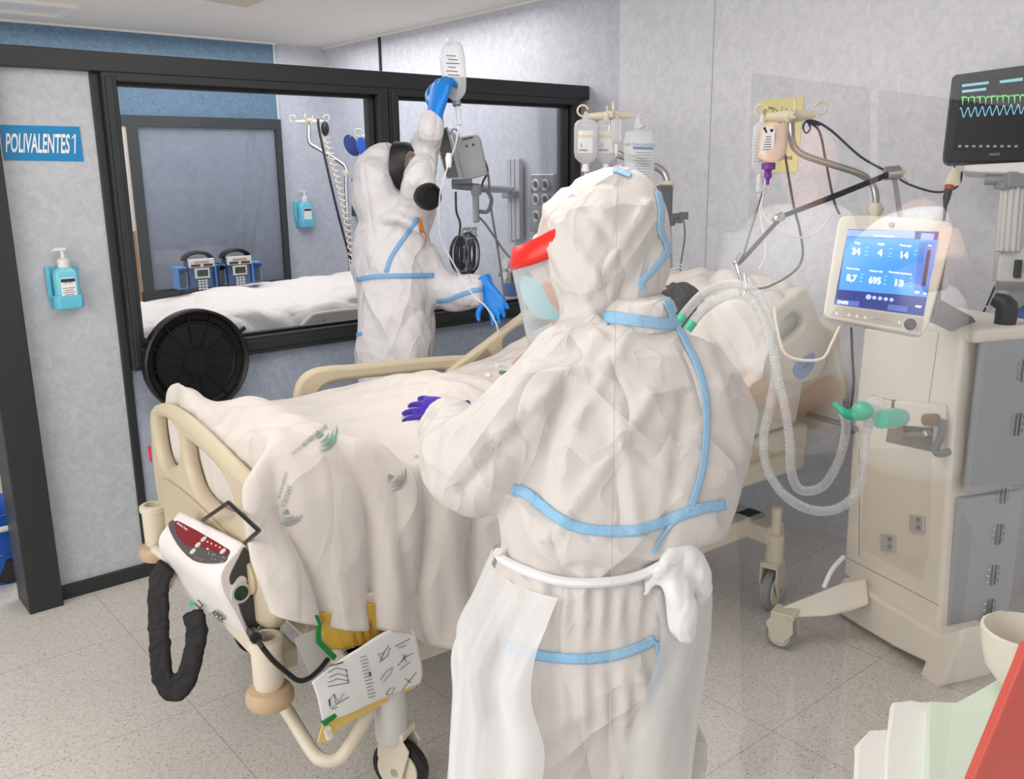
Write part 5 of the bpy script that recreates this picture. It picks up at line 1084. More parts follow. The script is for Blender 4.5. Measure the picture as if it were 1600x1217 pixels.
MB().lathe(P(1201, 254, D2 - .09), (0, 0, -1), [(.022, 0), (.0235, .003), (.0235, .022), (.012, .026), (.010, .035), (.013, .036), (.013, .05), (.007, .055), (.005, .075)], 18).build('cap', vi, t)
c = P(1187, 272, D2); t = bottle('saline_bag', c, 14 * s3r, .018, 78 * s3r, 'clear saline bag hanging behind the feeding bottle', cap=WHITE)
ss_ = Surf(P(1184, 230, D2 - .022), -FW); lp_ = MB()
for k in range(9): ss_.mbpoly(lp_, [(1178, 212 + 5 * k), (1187 + k % 3, 212 + 5 * k), (1187 + k % 3, 213 + 5 * k), (1178, 213 + 5 * k)], .0008)
lp_.build('print', INK, t, smooth=False)
MB().tube([P(1187, 276, D2), P(1187, 290, D2), P(1187, 303, D2), P(1187, 328, D2)], [.012, .014, .010, .004], 10).tube([P(1187, 292, D2 - .01), P(1188, 300, D2 - .01)], .016, 10).build('drip_chamber', CLEAR2, t)
LN = mat('line_clear', (222, 216, 208), .3)
for pts, r_, m_, lab in [([(1187, 325), (1190, 350), (1196, 380), (1194, 405), (1185, 420)], .003, LN, 'pale infusion line below the saline bag'),
    ([(1200, 268), (1192, 305), (1191, 330), (1205, 350), (1235, 368), (1265, 370), (1285, 355), (1298, 335)], .0035, LN, 'pale feeding line curving right behind the ventilator screen'),
    ([(1281, 196), (1260, 190), (1255, 200), (1260, 208), (1266, 200), (1262, 190)], .0035, DARK, 'small knot of black cable tied on the hook'),
    ([(1259, 188), (1275, 190), (1300, 205), (1345, 245), (1386, 268)], .0045, DARK, 'black cable from the drip hook to the clamp'),
    ([(1218, 188), (1228, 250), (1240, 320), (1250, 360), (1254, 400), (1240, 425), (1200, 448), (1165, 452)], .0045, DARK, 'long black cable hanging from the drip hook to the hose holder'),
    ([(1262, 190), (1280, 205), (1290, 250), (1302, 310), (1312, 335)], .0045, DARK, 'black cable from the drip hook down behind the ventilator screen'),
    ([(1400, 275), (1420, 288), (1460, 300), (1488, 296), (1500, 285), (1503, 268)], .004, DARK, 'black cable sagging from the clamp to the monitor plug')]:
    tag(MB().tube([P(u, v, D2 + (.05 if m_ is DARK else -.02)) for u, v in pts], r_, 7, sub=6).build('cable' if m_ is DARK else 'infusion_line', m_), lab, 'cable' if m_ is DARK else 'tube')
# jointed hose arm
ha = thing('hose_holder', P(1395, 270, D2 - .05), 'jointed black rod holder with clamp carrying the breathing hoses', 'holder')
Dh = D2 - .12
MB().tube([P(1397, 269, Dh), P(1300, 308, Dh - .03), P(1222, 338, Dh - .05)], [.010, .010, .008], 10).build('rod', BLACK, ha)
MB().tube([P(1222, 338, Dh - .05), P(1158, 408, Dh - .1)], .0075, 10).build('rod', DSTEEL, ha)
MB().tube([P(1224, 337, Dh - .05), P(1214, 342, Dh - .05)], .015, 12).ball(P(1214, 342, Dh - .05), CR * .017, FW * .017, (0, 0, .017), 12).build('joint', STEEL, ha)
MB().tube([P(1190, 302, Dh - .06), P(1160, 400, Dh - .1)], .004, 8).tube([P(1160, 398, Dh - .1), P(1152, 412, Dh - .1)], .012, 10).build('tension_rod', DSTEEL, ha)
MB().tube([P(1384, 271, Dh), P(1404, 269, Dh)], .024, 20).build('clamp_body', STEEL, ha)
MB().tube([P(1404, 269, Dh), P(1414, 268, Dh)], .013, 14).prism([P(u, v, Dh - .01) for u, v in [(1410, 262), (1422, 256), (1431, 251), (1432, 262), (1426, 268), (1428, 282), (1424, 288), (1416, 280), (1410, 276)]], FW * .02).build('wing_knob', LGREY, ha, smooth=False, bevel=.004)
MB().prism([P(u, v, Dh) for u, v in [(1396, 278), (1402, 278), (1412, 345), (1405, 345)]], FW * .012).build('upright_bar', GREY, ha, smooth=False)
MB().tube([P(1150, 411, Dh - .1), P(1154, 425, Dh - .12), P(1158, 438, Dh - .12)], .006, 8).tube([P(1158, 436, Dh - .12), P(1156, 455, Dh - .12), P(1152, 462, Dh - .12)], .005, 8, sub=3).tube([P(1163, 428, Dh - .14), P(1166, 450, Dh - .14), P(1160, 463, Dh - .14), P(1156, 455, Dh - .14)], .0045, 8, sub=4).ball(P(1149, 410, Dh - .1), CR * .01, FW * .01, (0, 0, .01), 10).build('hose_hook', STEEL, ha)
# corrugated breathing hoses
def hose(path, r, label, ends=None, pitch=.0062):
    q = [V(p) for p in crom(path, 30)]; L = [0]
    for a, b in zip(q, q[1:]): L.append(L[-1] + (b - a).length)
    n = int(L[-1] / (pitch / 4)); pts = []; j = 0
    for i in range(n + 1):
        d = L[-1] * i / n
        while j < len(L) - 2 and L[j + 1] < d: j += 1
        t = (d - L[j]) / max(L[j + 1] - L[j], 1e-9); pts.append(q[j].lerp(q[j + 1], t))
    rs = [r * (1 + .13 * (1 if (i % 4) in (1, 2) else -1)) for i in range(n + 1)]
    t = thing('breathing_hose', pts[0], label, 'hose', 'breathing hoses'); MB().tube(pts, rs, 10).build('tube', HOSE, t)
    return t, q
h1_pts = [(1060, 503, 2.62), (1078, 480, 2.66), (1100, 458, 2.72), (1128, 446, 2.78), (1155, 444, 2.80), (1180, 456, 2.78), (1198, 488, 2.74), (1208, 530, 2.70), (1212, 580, 2.68), (1203, 635, 2.66), (1193, 685, 2.64), (1198, 730, 2.62), (1222, 770, 2.6), (1262, 795, 2.6), (1305, 796, 2.6), (1338, 770, 2.6), (1350, 725, 2.62), (1353, 680, 2.63), (1362, 650, 2.65)]
h2_pts = [(1074, 515, 2.60), (1095, 488, 2.65), (1122, 468, 2.70), (1148, 460, 2.72), (1172, 466, 2.72), (1192, 495, 2.70), (1205, 540, 2.66), (1215, 590, 2.64), (1226, 635, 2.62), (1234, 690, 2.62), (1236, 735, 2.63), (1250, 765, 2.66), (1285, 760, 2.72), (1310, 720, 2.74), (1322, 670, 2.72), (1318, 645, 2.68)]
hA, _ = hose([P(*p) for p in h1_pts], .0128, 'clear ribbed breathing hose, the one hanging in the widest loop to the ventilator')
hB, _ = hose([P(*p) for p in h2_pts], .0128, 'clear ribbed breathing hose, the inner one of the pair over the hook')
for hh, pl in ((hA, h1_pts), (hB, h2_pts)):
    MB().tube([P(*pl[0]), P(pl[0][0] * .55 + pl[1][0] * .45, pl[0][1] * .55 + pl[1][1] * .45, pl[0][2])], .0135, 12).build('end_cuff', TEAL, hh)
# ---------------------------------------------------------------- ventilator
va, vb = V((2.907, 1.58, 0)), V((2.738, 1.158, 0)); vn = V((-.929, .371, 0)).normalized()
VF = Surf(vb, vn)
vt = thing('ventilator', (2.95, 1.3, 0), 'cream ventilator cabinet on wheels with blue touchscreen and hoses', 'ventilator')
VCR = mat('vent_cream', (240, 234, 223), .4); VGR = mat('vent_grey', (172, 176, 182), .45)
VF.poly([(1349, 512), (1505, 517), (1490, 640), (1466, 986), (1317, 898), (1330, 700)], .26, VCR, 'cabinet', vt, off=-.26, smooth=False, bevel=.012)
# grey side panels
sd = (vb - va).normalized(); SP = Surf(vb + sd * .012 + V((0, 0, 0)), sd)
def vpt(w_, d_, z): return va.lerp(vb, w_) - vn * d_ + V((0, 0, z))
MB().boxf(vpt(1.045, .16, .86), sd * .012, vn * .13, (0, 0, .24)).boxf(vpt(1.0, .16, .37), sd * .012, vn * .13, (0, 0, .23)).build('side_panel', VGR, vt, smooth=False, bevel=.01)
MB().boxf(vpt(.52, .15, 1.115), sd * .25, vn * .15, (0, 0, .022)).build('top_cover', VCR, vt, smooth=False, bevel=.015)
hg = MB()
for z in (1.0, .83, .60, .46, .32, .2):
    for dd in (.19, .205): hg.boxf(vpt(1.08 if z > .65 else 1.035, dd, z), sd * .004, vn * .002, (0, 0, .035))
    for k in (-1, 0, 1):
        for dd in (.175, .22): hg.ball(vpt(1.078 if z > .65 else 1.033, dd, z + k * .022), sd * .004, vn * .004, (0, 0, .004), 8)
hg.build('hinges', STEEL, vt)
sm2 = mat('seam_dark', (150, 144, 136), .6)
sl = MB()
for q in ([(1466, 520), (1467, 520), (1450, 640), (1449, 640)], [(1360, 616), (1449, 640), (1449, 641), (1360, 617)], [(1318, 868), (1466, 945), (1466, 946), (1318, 869)], [(1342, 700), (1343, 700), (1343, 868), (1342, 868)]): VF.mbpoly(sl, q, .0006)
sl.build('panel_seam', sm2, vt, smooth=False)
VF.poly([(1398, 700), (1455, 708), (1452, 860), (1440, 905), (1345, 858), (1352, 700)], .001, mat('recess_cream', (230, 222, 208), .5), 'recess_panel', vt, smooth=False)
VF.poly([(1394, 624), (1458, 640), (1456, 706), (1384, 690)], .002, mat('slot_dark', (120, 110, 98), .5), 'valve_slot', vt, smooth=False)
VF.poly([(1396, 626), (1460, 634), (1460, 662), (1446, 668), (1398, 664)], .05, VCR, 'valve_block', vt, smooth=False, bevel=.006, off=.002)
MB().tube([VF(1404, 678, .015), VF(1450, 678, .015)], .010, 10).tube([VF(1446, 674, .02), VF(1450, 682, .02)], .014, 10).build('valve_fittings', STEEL, vt)
MB().tube([VF(1447, 656, .05), VF(1462, 656, .05)], .020, 16).tube([VF(1409, 666, .02), VF(1409, 684, .02)], .013, 12).build('amber_port', mat('amber_port', (130, 92, 50), .2), vt)
for l in ([(1473, 656), (1470, 680), (1462, 700), (1466, 709), (1482, 706)], [(1323, 625), (1318, 650), (1318, 668), (1326, 674), (1337, 670)]):
    MB().tube([VF(u, v, .03) for u, v in l], .012, 12, sub=4).build('bracket_handle', mat('handle_grey', (122, 122, 120), .4), vt)
for (u, v) in ((1386, 848), (1431, 818)):
    VF.poly([(u - 11, v - 14), (u + 11, v - 11), (u + 11, v + 14), (u - 11, v + 12)], .012, ALU, 'mount_plate', vt, smooth=False, bevel=.002)
    MB().tube([VF(u + 3, v - 6, .012), VF(u + 3, v - 6, .018)], .006, 8).tube([VF(u + 3, v + 6, .012), VF(u + 3, v + 6, .018)], .006, 8).build('screw', DSTEEL, vt)
# base with splayed feet and castors
VF.poly([(1303, 925), (1316, 903), (1466, 992), (1505, 982), (1498, 1010), (1472, 1070), (1466, 1074), (1430, 1068), (1444, 1034), (1395, 1010), (1308, 958)], .20, VCR, 'base', vt, smooth=False, bevel=.01, off=-.16)
foot = onz(1214, 968, .07)
MB().prism([V((p.x, p.y, 0)) + V((0, 0, z)) for p, z in []] or [onz(1214, 967, .115), onz(1222, 946, .145), onz(1318, 908, .20), onz(1322, 952, .14), onz(1290, 964, .12)], vn * -.10).build('foot', VCR, vt, bevel=.008)
VF.poly([(1490, 990), (1552, 955), (1545, 1000), (1530, 1062), (1516, 1040), (1500, 1010)], .05, VCR, 'foot', vt, smooth=False, bevel=.008, off=-.22)
ctp = onz(1222, 960, .12); castor(V((ctp.x, ctp.y, 0)), .05, vn * .3 + V((0, .9, 0)), vt, GREY)
castor(vpt(.85, .05, 0) , .04, vn, vt, GREY); castor(vpt(.15, .22, 0), .04, vn, vt, GREY); castor(vpt(.9, .22, 0), .04, vn, vt, GREY)
# teal hose connectors
MB().ball(P(1347, 642, 2.62), CR * .032, FW * .03, (0, 0, .029), 16).tube([P(1338, 648, 2.62), P(1322, 646, 2.62), P(1303, 630, 2.64)], [.018, .014, .009], 12, sub=4).build('water_trap', TEAL, hA)
MB().tube([P(1375, 656, 2.6), P(1396, 653, 2.64), P(1408, 652, 2.68)], [.026, .030, .026], 18, sub=3).build('teal_adapter', TEAL, hA)
MB().ball(P(1368, 632, 2.63), CR * .03, FW * .03, (0, 0, .026), 14).tube([P(1366, 634, 2.63), P(1356, 665, 2.62)], [.024, .016], 12).build('clear_elbow', CLEAR, hA)
# touchscreen
c0, c1, c2, c3 = P(1312, 339, 2.62), P(1491, 352, 2.53), P(1441, 523, 2.50), P(1287, 494, 2.60)
sn = ((c1 - c0).cross(c3 - c0)).normalized()
if sn.dot(O - c0) < 0: sn = -sn
SS = Surf(c0, sn)
sc = SS.poly([(1312, 341), (1318, 337), (1350, 336), (1400, 338), (1440, 341), (1484, 346), (1491, 352), (1490, 362), (1452, 505), (1445, 520), (1436, 524), (1360, 510), (1292, 496), (1287, 490), (1288, 480), (1309, 350)], .045, mat('bezel', (214, 208, 198), .35), 'screen_housing', vt, off=-.045, smooth=False, bevel=.006, seg=3)
SS.poly([(1309, 479), (1443, 497), (1440, 518), (1296, 492)], .001, mat('bezel_low', (188, 182, 172), .35), 'key_strip', vt, smooth=False)
def emi(n, c, e): return mat(n, c, .15, emit=e)
SS.poly([(1325, 358), (1467, 362), (1443, 494), (1303, 475)], .0012, emi('ui_navy', (24, 42, 120), .7), 'display', vt, smooth=False)
SS.poly([(1323, 370), (1466, 375), (1448, 464), (1310, 452)], .0006, emi('ui_blue', (58, 132, 214), .85), 'display_field', vt, off=.0012, smooth=False)
SS.poly([(1325, 359), (1430, 361), (1429, 373), (1323, 369)], .0005, emi('ui_pale', (128, 150, 200), .8), 'display_bar', vt, off=.0014, smooth=False)
SS.poly([(1440, 364), (1460, 365), (1458, 375), (1438, 374)], .0005, emi('ui_pale', (128, 150, 200), .8), 'display_bar', vt, off=.0014, smooth=False)
SS.poly([(1436, 378), (1464, 379), (1448, 463), (1428, 461)], .0004, emi('ui_blue2', (64, 110, 185), .8), 'trend_field', vt, off=.0019, smooth=False)
SS.poly([(1449, 390), (1455, 391), (1446, 447), (1440, 446)], .0004, emi('ui_dark', (50, 50, 70), .3), 'trend_bar', vt, off=.0024, smooth=False)
WT = emi('ui_white', (250, 252, 255), 1.0); LB = emi('ui_teal', (120, 220, 230), .9)
for body_, a_, b_, h_, bo in [('34', (1331, 397), (1344, 398), 10, .03), ('4', (1371, 399), (1378, 400), 10, .03), ('14', (1407, 403), (1419, 404), 10, .03), ('8,7', (1322, 438), (1338, 440), 10, .03), ('695', (1357, 442), (1376, 444), 10, .03), ('13', (1398, 446), (1411, 448), 10, .03),
    ('FiO2', (1336, 381), (1344, 382), 3.4, .01), ('PEEP', (1372, 383), (1382, 384), 3.4, .01), ('Presion pico', (1406, 384), (1424, 386), 3.4, .01), ('Volumen minuto', (1322, 420), (1343, 422), 3.2, .01), ('Volumen tidal', (1358, 424), (1379, 426), 3.2, .01), ('Frecuencia respiratoria', (1389, 426), (1425, 430), 3.2, .01), ('Datos de respiracion', (1366, 369), (1398, 371), 3, .01), ('CPAP/PS', (1308, 474), (1325, 476), 5, .02), ('18:01', (1430, 480), (1439, 481), 3.5, .02), ('Pva', (1451, 385), (1456, 385), 3, .01), ('261', (1429, 458), (1436, 459), 4, .02), ('34', (1442, 460), (1447, 461), 4, .02)]:
    text_on(SS, body_, a_, b_, h_, WT, 'reading', vt, bold=bo, off=.0032)
db = MB()
for (u, v) in [(1353, 386), (1352, 392), (1351, 398), (1390, 388), (1389, 395), (1388, 400), (1430, 391), (1428, 397), (1345, 428), (1344, 433), (1343, 439), (1382, 431), (1381, 437), (1380, 443), (1422, 434), (1421, 441), (1420, 447)]: SS.mbpoly(db, [(u, v), (u + 4, v + .3), (u + 4, v + 1.3), (u, v + 1)], .0003, .0028)
db.build('small_readings', LB, vt, smooth=False)
bt = MB()
for k in range(5): u, v = 1357 + k * 9, 464 + k * 1.1; bt.lathe(SS(u, v, .0018), sn, [((.0075 if k == 0 else .0055), 0), ((.0075 if k == 0 else .0055), .0005), (.0001, .0006)], 16)
bt.build('display_icons', emi('ui_icon', (150, 180, 225), .8), vt)
q_ = MB()
for a_ in ([(1307, 467), (1343, 471), (1342, 479), (1304, 475)], [(1388, 475), (1418, 479), (1417, 488), (1386, 484)]): SS.mbpoly(q_, a_, .0004, .0014)
q_.build('display_tile', emi('ui_tile', (70, 95, 165), .7), vt, smooth=False)
ic = MB()
for (u, v) in [(1307, 489), (1326, 491), (1339, 493), (1352, 495), (1405, 503)]: SS.mbpoly(ic, [(u - 3, v + 2.5), (u, v - 3), (u + 3, v + 3)], .0006, .001)
ic.build('key_icons', PAPER, vt, smooth=False)
MB().lathe(SS(1422, 507), sn, [(.0001, .012), (.014, .012), (.0155, .009), (.016, 0)], 28).build('knob', DARK, vt)
MB().lathe(SS(1422, 507), sn, [(.0175, .001), (.0195, .0025), (.021, .001)], 32).build('knob_ring', WHITE, vt)
MB().lathe(SS(1393, 351), sn, [(.0001, .006), (.005, .006), (.008, .003), (.0085, 0)], 20).build('logo_button', GREY, vt)
text_on(SS, 'SERVO-air', (1365, 500), (1392, 504), 3.5, GREY, 'lettering', vt, off=.0012)
MB().prism([SS(u, v, -.045) for u, v in [(1350, 345), (1488, 352), (1465, 500), (1330, 490)]], -sn * .05).tube([SS(1450, 480, -.07), vpt(.75, .1, 1.12)], .035, 14).build('screen_back', mat('back_grey', (128, 128, 126), .5), vt, bevel=.01)
MB().tube([vpt(.95, .16, 1.13), vpt(.95, .16, 1.19), vpt(.88, .14, 1.21)], [.03, .032, .02], 14, sub=4).build('top_handle', DARK, vt)
# white line hanging from the ventilator down to the floor side
tag(MB().tube([P(1318, 870, 2.75), P(1300, 890, 2.7), P(1287, 918, 2.68)], .007, 8, sub=5).build('white_tube', WHITE), 'short white tube beside the ventilator foot', 'tube')
tag(MB().tube([P(1330, 512, 2.75), P(1332, 560, 2.8), P(1334, 600, 2.8), P(1330, 640, 2.85)], .004, 6, sub=4).build('black_cable', BLACK), 'thin black cable hanging below the touchscreen', 'cable')
tag(MB().tube([P(1210, 480, 2.55), P(1214, 510, 2.55), P(1225, 550, 2.55), P(1250, 562, 2.55), P(1285, 560, 2.55), P(1300, 535, 2.56), P(1312, 510, 2.57)], .0042, 7, sub=5).build('sampling_line', CREAM), 'thin cream sampling line sagging across the raised side rail', 'tube')
# ---------------------------------------------------------------- big patient monitor top right
m0, m1, m2 = P(1490, 115, 3.12), P(1475, 250, 3.12), P(1690, 93, 2.95)
mn = (m1 - m0).cross(m2 - m0).normalized()
if mn.dot(O - m0) < 0: mn = -mn
MS = Surf(m0, mn)
mt = thing('vital_signs_monitor', MS(1580, 180), 'large black vital signs monitor with green and blue traces at the right edge', 'monitor')
MS.poly([(1492, 116), (1600, 101), (1690, 90), (1688, 250), (1600, 250), (1480, 254), (1473, 250), (1473, 240), (1487, 122)], .05, mat('monitor_frame', (30, 31, 32), .3), 'housing', mt, off=-.05, smooth=False, bevel=.006)
MS.poly([(1500, 128), (1600, 116), (1680, 106), (1675, 226), (1600, 232), (1489, 236)], .001, mat('monitor_screen', (34, 36, 38), .12), 'display', mt, smooth=False)
GT = emi('trace_green', (110, 190, 110), .9); BT = emi('trace_blue', (130, 185, 215), .8); CT = emi('ui_cyan', (120, 175, 185), .7)
gt = []; random.seed(3)
for k in range(150):
    u = 1502 + k * .75; gt.append(MS(u, 152 - (u - 1502) * .035 + random.uniform(-1.8, 1.8) + (12 if k % 12 == 3 else 0), .003))
MB().tube(gt, .0012, 4).build('ecg_trace', GT, mt)
bt_ = []
for k in range(160):
    u = 1500 + k * .75; bt_.append(MS(u, 176 - (u - 1500) * .06 + 7 * math.sin(u * .56) + 2 * math.sin(u * 1.12), .003))
MB().tube(bt_, .0012, 4).build('pulse_trace', BT, mt)
q_ = MB()
for a_ in ([(1503, 132), (1545, 127), (1545, 131), (1503, 136)], [(1503, 141), (1541, 137), (1541, 141), (1503, 145)], [(1562, 126), (1598, 121), (1598, 126), (1562, 130)]): MS.mbpoly(q_, a_, .0005, .0015)
q_.build('header_bars', CT, mt, smooth=False)
q_ = MB()
for k in range(9): MS.mbpoly(q_, [(1497 + k * 11, 227), (1502 + k * 11, 226.7), (1502 + k * 11, 230), (1497 + k * 11, 230)], .0005, .0015)
q_.build('footer_icons', mat('icon_grey', (150, 155, 155), .4, emit=.3), mt, smooth=False)
text_on(MS, 'PHILIPS', (1546, 243), (1562, 242.5), 3.5, mat('logo_grey', (170, 172, 172), .4), 'lettering', mt, off=.001)
MB().prism([MS(u, v, .0) for u, v in [(1505, 257), (1600, 252), (1680, 250), (1680, 272), (1600, 271), (1506, 268)]], -mn * .08).build('base_shelf', WHITE, mt, smooth=False, bevel=.008)
MB().tube([MS(1538, 281, -.04), MS(1575, 280, -.04)], .018, 12).boxf(MS(1590, 280, -.05), CR * .05, FW * .04, (0, 0, .025)).boxf(MS(1580, 290, -.05), CR * .045, FW * .03, (0, 0, .012)).build('swivel', GREY, mt, bevel=.004)
ct = MS(1583, 292, -.06); cbm = MS(1575, 392, -.06)
fl_ = MB()
for k in range(7): a = math.pi * k / 6; o_ = CR * -.035 * math.cos(a) - FW * .03 * math.sin(a); fl_.tube([ct + o_, cbm + o_], .008, 8)
fl_.tube([ct, cbm], .032, 16).build('column', LGREY, mt)
MB().prism([onx(u, v, XR - .05) for u, v in [(1562, 275), (1570, 275), (1562, 440), (1549, 440)]], (.05, 0, 0)).build('wall_rail', LGREY, mt, smooth=False, bevel=.004)
MB().prism([MS(u, v, -.05) for u, v in [(1560, 400), (1572, 388), (1600, 386), (1640, 390), (1640, 442), (1556, 440)]], -mn * .2).build('wall_bracket', LGREY, mt, smooth=False, bevel=.01)
MB().boxf(MS(1590, 420, -.04), CR * .008, FW * .01, (0, 0, .03)).build('bracket_slot', DARK, mt)
MB().boxf(onx(1620, 300, XR - .02), (.02, 0, 0), (0, .05, 0), (0, 0, .5)).build('wall_plate', LGREY, mt, smooth=False)
lk = thing('cable_plug', P(1489, 285, 3.05), 'cream monitor plug with red ring and grey cable under the monitor corner', 'plug')
MB().loft([ring(P(1491, 262, 3.06), CR * .006, FW * .006, 14), ring(P(1490, 272, 3.06), CR * .018, FW * .014, 14, .6), ring(P(1488, 290, 3.06), CR * .027, FW * .016, 14, .6)]).build('connector_body', CREAM, lk)
MB().tube([P(1484, 290, 3.05), P(1482, 297, 3.05)], [.016, .013], 10).build('ring', mat('ring_red', (170, 70, 60), .4), lk)
MB().tube([P(1482, 296, 3.05), P(1479, 310, 3.05), P(1477, 322, 3.05), P(1475, 345, 3.05)], [.013, .012, .006, .004], 10).tube([P(1491, 262, 3.06), P(1493, 252, 3.07)], .003, 6).build('cable_tail', DARK, lk)
for pts, r_, m_, lab in [([(1572, 300), (1565, 320), (1565, 345), (1575, 358), (1582, 345), (1580, 320)], .006, GREY, 'grey cable looped beside the monitor column'),
    ([(1600, 378), (1575, 420), (1555, 460), (1540, 500)], .005, mat('line_grey', (190, 192, 196), .4), 'pale cable slanting down from the monitor bracket'),
    ([(1578, 400), (1558, 440), (1545, 470), (1532, 498)], .004, DARK, 'dark cable slanting down beside the monitor bracket'),
    ([(1545, 500), (1560, 485), (1585, 482), (1600, 492), (1612, 520)], .005, LGREY, 'pale tube arching over the ventilator corner'),
    ([(1540, 478), (1553, 502), (1556, 520)], .005, CREAM, 'cream tube end hanging above the ventilator corner')]:
    tag(MB().tube([P(u, v, 3.25) for u, v in pts], r_, 7, sub=6).build('cable', m_), lab, 'cable')
bgc = P(1604, 508, 3.2); bo_ = thing('resuscitator_bag', bgc, 'blue resuscitator bag with teal valve at the right edge above the ventilator', 'bag')
MB().ball(bgc, CR * .045, FW * .05, (0, 0, .075), 18).build('bag_body', mat('bag_blue', (70, 105, 180), .35), bo_); MB().ball(P(1588, 530, 3.15), CR * .03, FW * .03, (0, 0, .02), 12).build('valve', mat('teal_dark', (80, 140, 125), .4), bo_)
# yellow sheet on the wall
ys = Surf((XR, 0, 0), (-1, 0, 0)); yl = thing('wall_notice', ys(1215, 210, .01), 'yellow paper notice taped to the wall behind the drip pole', 'notice')
ys.poly([(1187, 156), (1256, 151), (1245, 269), (1196, 270)], .004, YPAPER, 'sheet', yl, smooth=False)
text_on(ys, '6T', (1177 + 12, 249), (1198, 249), 5, INK, 'lettering', yl, bold=.02, off=.006); text_on(ys, 'VISITAS', (1204, 249), (1238, 249), 5, INK, 'lettering', yl, bold=.02, off=.006)
MB().tube([ys(u, v, .006) for u, v in [(1192, 186), (1198, 172), (1208, 170), (1203, 184), (1195, 190), (1190, 180), (1200, 168), (1213, 172), (1218, 180), (1230, 170)]], .0012, 4, sub=5).build('scribble', INK, yl)
# ---------------------------------------------------------------- bottom right: trolley top with folded cloths
zt = .74
tt = thing('supply_trolley', onz(1620, 1300, 0), 'supply trolley in the bottom right corner carrying folded gowns', 'trolley')
tl = [onz(1325, 1300, zt), onz(1345, 1195, zt), onz(1640, 1060, zt), onz(1900, 1300, zt)]
MB().prism(tl, (0, 0, -.025)).build('top', LGREY, tt, smooth=False, bevel=.004)
for p in tl:
    c = sum(tl, V((0, 0, 0))) / 4; q = p.lerp(c, .12); MB().tube([(q.x, q.y, zt - .02), (q.x, q.y, .06)], .014, 10).ball((q.x, q.y, .03), (.03, 0, 0), (0, .012, 0), (0, 0, .03), 12).build('leg', STEEL, tt)
lay = [([(1334, 1240), (1336, 1178), (1350, 1160), (1358, 1152), (1385, 1152), (1500, 1150), (1560, 1330), (1340, 1330)], zt + .002, 3),
       ([(1378, 1320), (1384, 1175), (1392, 1110), (1420, 1106), (1448, 1110), (1520, 1140), (1560, 1320)], zt + .05, 3)]
GW = mat('gown_white', (240, 240, 236), .85, bump=.1, bscale=200); GG = mat('gown_green', (216, 232, 214), .8, bump=.1, bscale=200)
k_ = 0
for pts, z0, n in lay:
    for i in range(n):
        q = [onz(u + 2.5 * math.sin(i * 2 + u), v + 1.5 * math.cos(i * 3 + u), z0 + i * .016) for u, v in pts]
        o = MB().prism([p + V((0, 0, .014)) for p in q], (0, 0, -.013)).build('folded_gown', GW, None, bevel=.004)
        tag(o, ['white folded gown at the very bottom of the corner pile', 'white folded gown, second from the bottom of the corner pile', 'white folded gown, third from the bottom of the corner pile', 'white folded gown, fourth from the bottom, set back on the corner pile', 'white folded gown, fifth from the bottom, set back on the corner pile', 'white folded gown on top of the white corner pile'][k_], 'gown', 'folded gowns'); k_ += 1
for i in range(4):
    q = [onz(u, v, zt + .10 + i * .014) for u, v in [(1440 + i, 1320), (1448, 1106), (1492, 1108), (1512, 1098), (1560, 1070), (1610, 1050), (1700, 1320)]]
    tag(MB().prism([p + V((0, 0, .012)) for p in q], (0, 0, -(.012 if i else .11))).build('folded_gown', GG, None, bevel=.004), ['pale green folded gown at the bottom of the green pile', 'pale green folded gown, second in the green pile', 'pale green folded gown, third in the green pile', 'pale green folded gown on top of the green pile'][i], 'gown', 'folded gowns')
rd_ = Surf(P(1560, 1150, .85), (-FW + CR * .1))
tag(rd_.poly([(1606, 1010), (1594, 1042), (1518, 1225), (1500, 1290), (1700, 1290), (1700, 1010)], .012, mat('folder_red', (205, 70, 55), .45), 'red_folder', None, smooth=False, bevel=.002), 'red folder standing in the very bottom right corner', 'folder')
bc_ = onz(1592, 1062, zt + .17); bl_ = thing('bowl', bc_, 'round cream bowl behind the green gowns at the right edge', 'bowl')
MB().lathe(P(1592, 1062, 1.25), (0, 0, 1), [(.001, 0), (.03, 0), (.045, .02), (.052, .05), (.055, .075), (.051, .077), (.046, .05), (.035, .02), (.001, .012)], 32).build('shell', mat('bowl_cream', (220, 213, 200), .4), bl_)
# ================================================================ glass door between the corridor and the bay, and what it mirrors
MN = V((ray(1450, 400).x, ray(1450, 400).y, 0)).normalized(); MD = .45      # level direction across the glass, distance of the glass
MP = O + MN * MD; MT = V((-MN.y, MN.x, 0))
def hitm(u, v): return onplane(u, v, MP, MN)
def mir(p): p = V(p); return p - MN * (2 * (p - MP).dot(MN))
t0 = (hitm(960, 620) - MP).dot(MT); t1 = (hitm(2150, 620) - MP).dot(MT)
def gp(t, z, o=0): q = MP + MT * t + MN * o; return V((q.x, q.y, z))
dg_ = MB().boxf(gp(t1, 1.2), MT * .03, MN * .02, (0, 0, 1.2)).boxf(gp((t0 + t1) / 2, 2.37), MT * abs(t1 - t0) / 2, MN * .02, (0, 0, .03)).boxf(gp((t0 + t1) / 2, .03), MT * abs(t1 - t0) / 2, MN * .02, (0, 0, .03)).build('window_4', ALU, None, smooth=False)
dg_['kind'] = 'structure'
MB().boxf(gp((t0 + t1) / 2, 1.2), MT * abs(t1 - t0) / 2, MN * .0004, (0, 0, 1.14)).build('pane', glass('door_glass', 1.0), dg_, smooth=False)
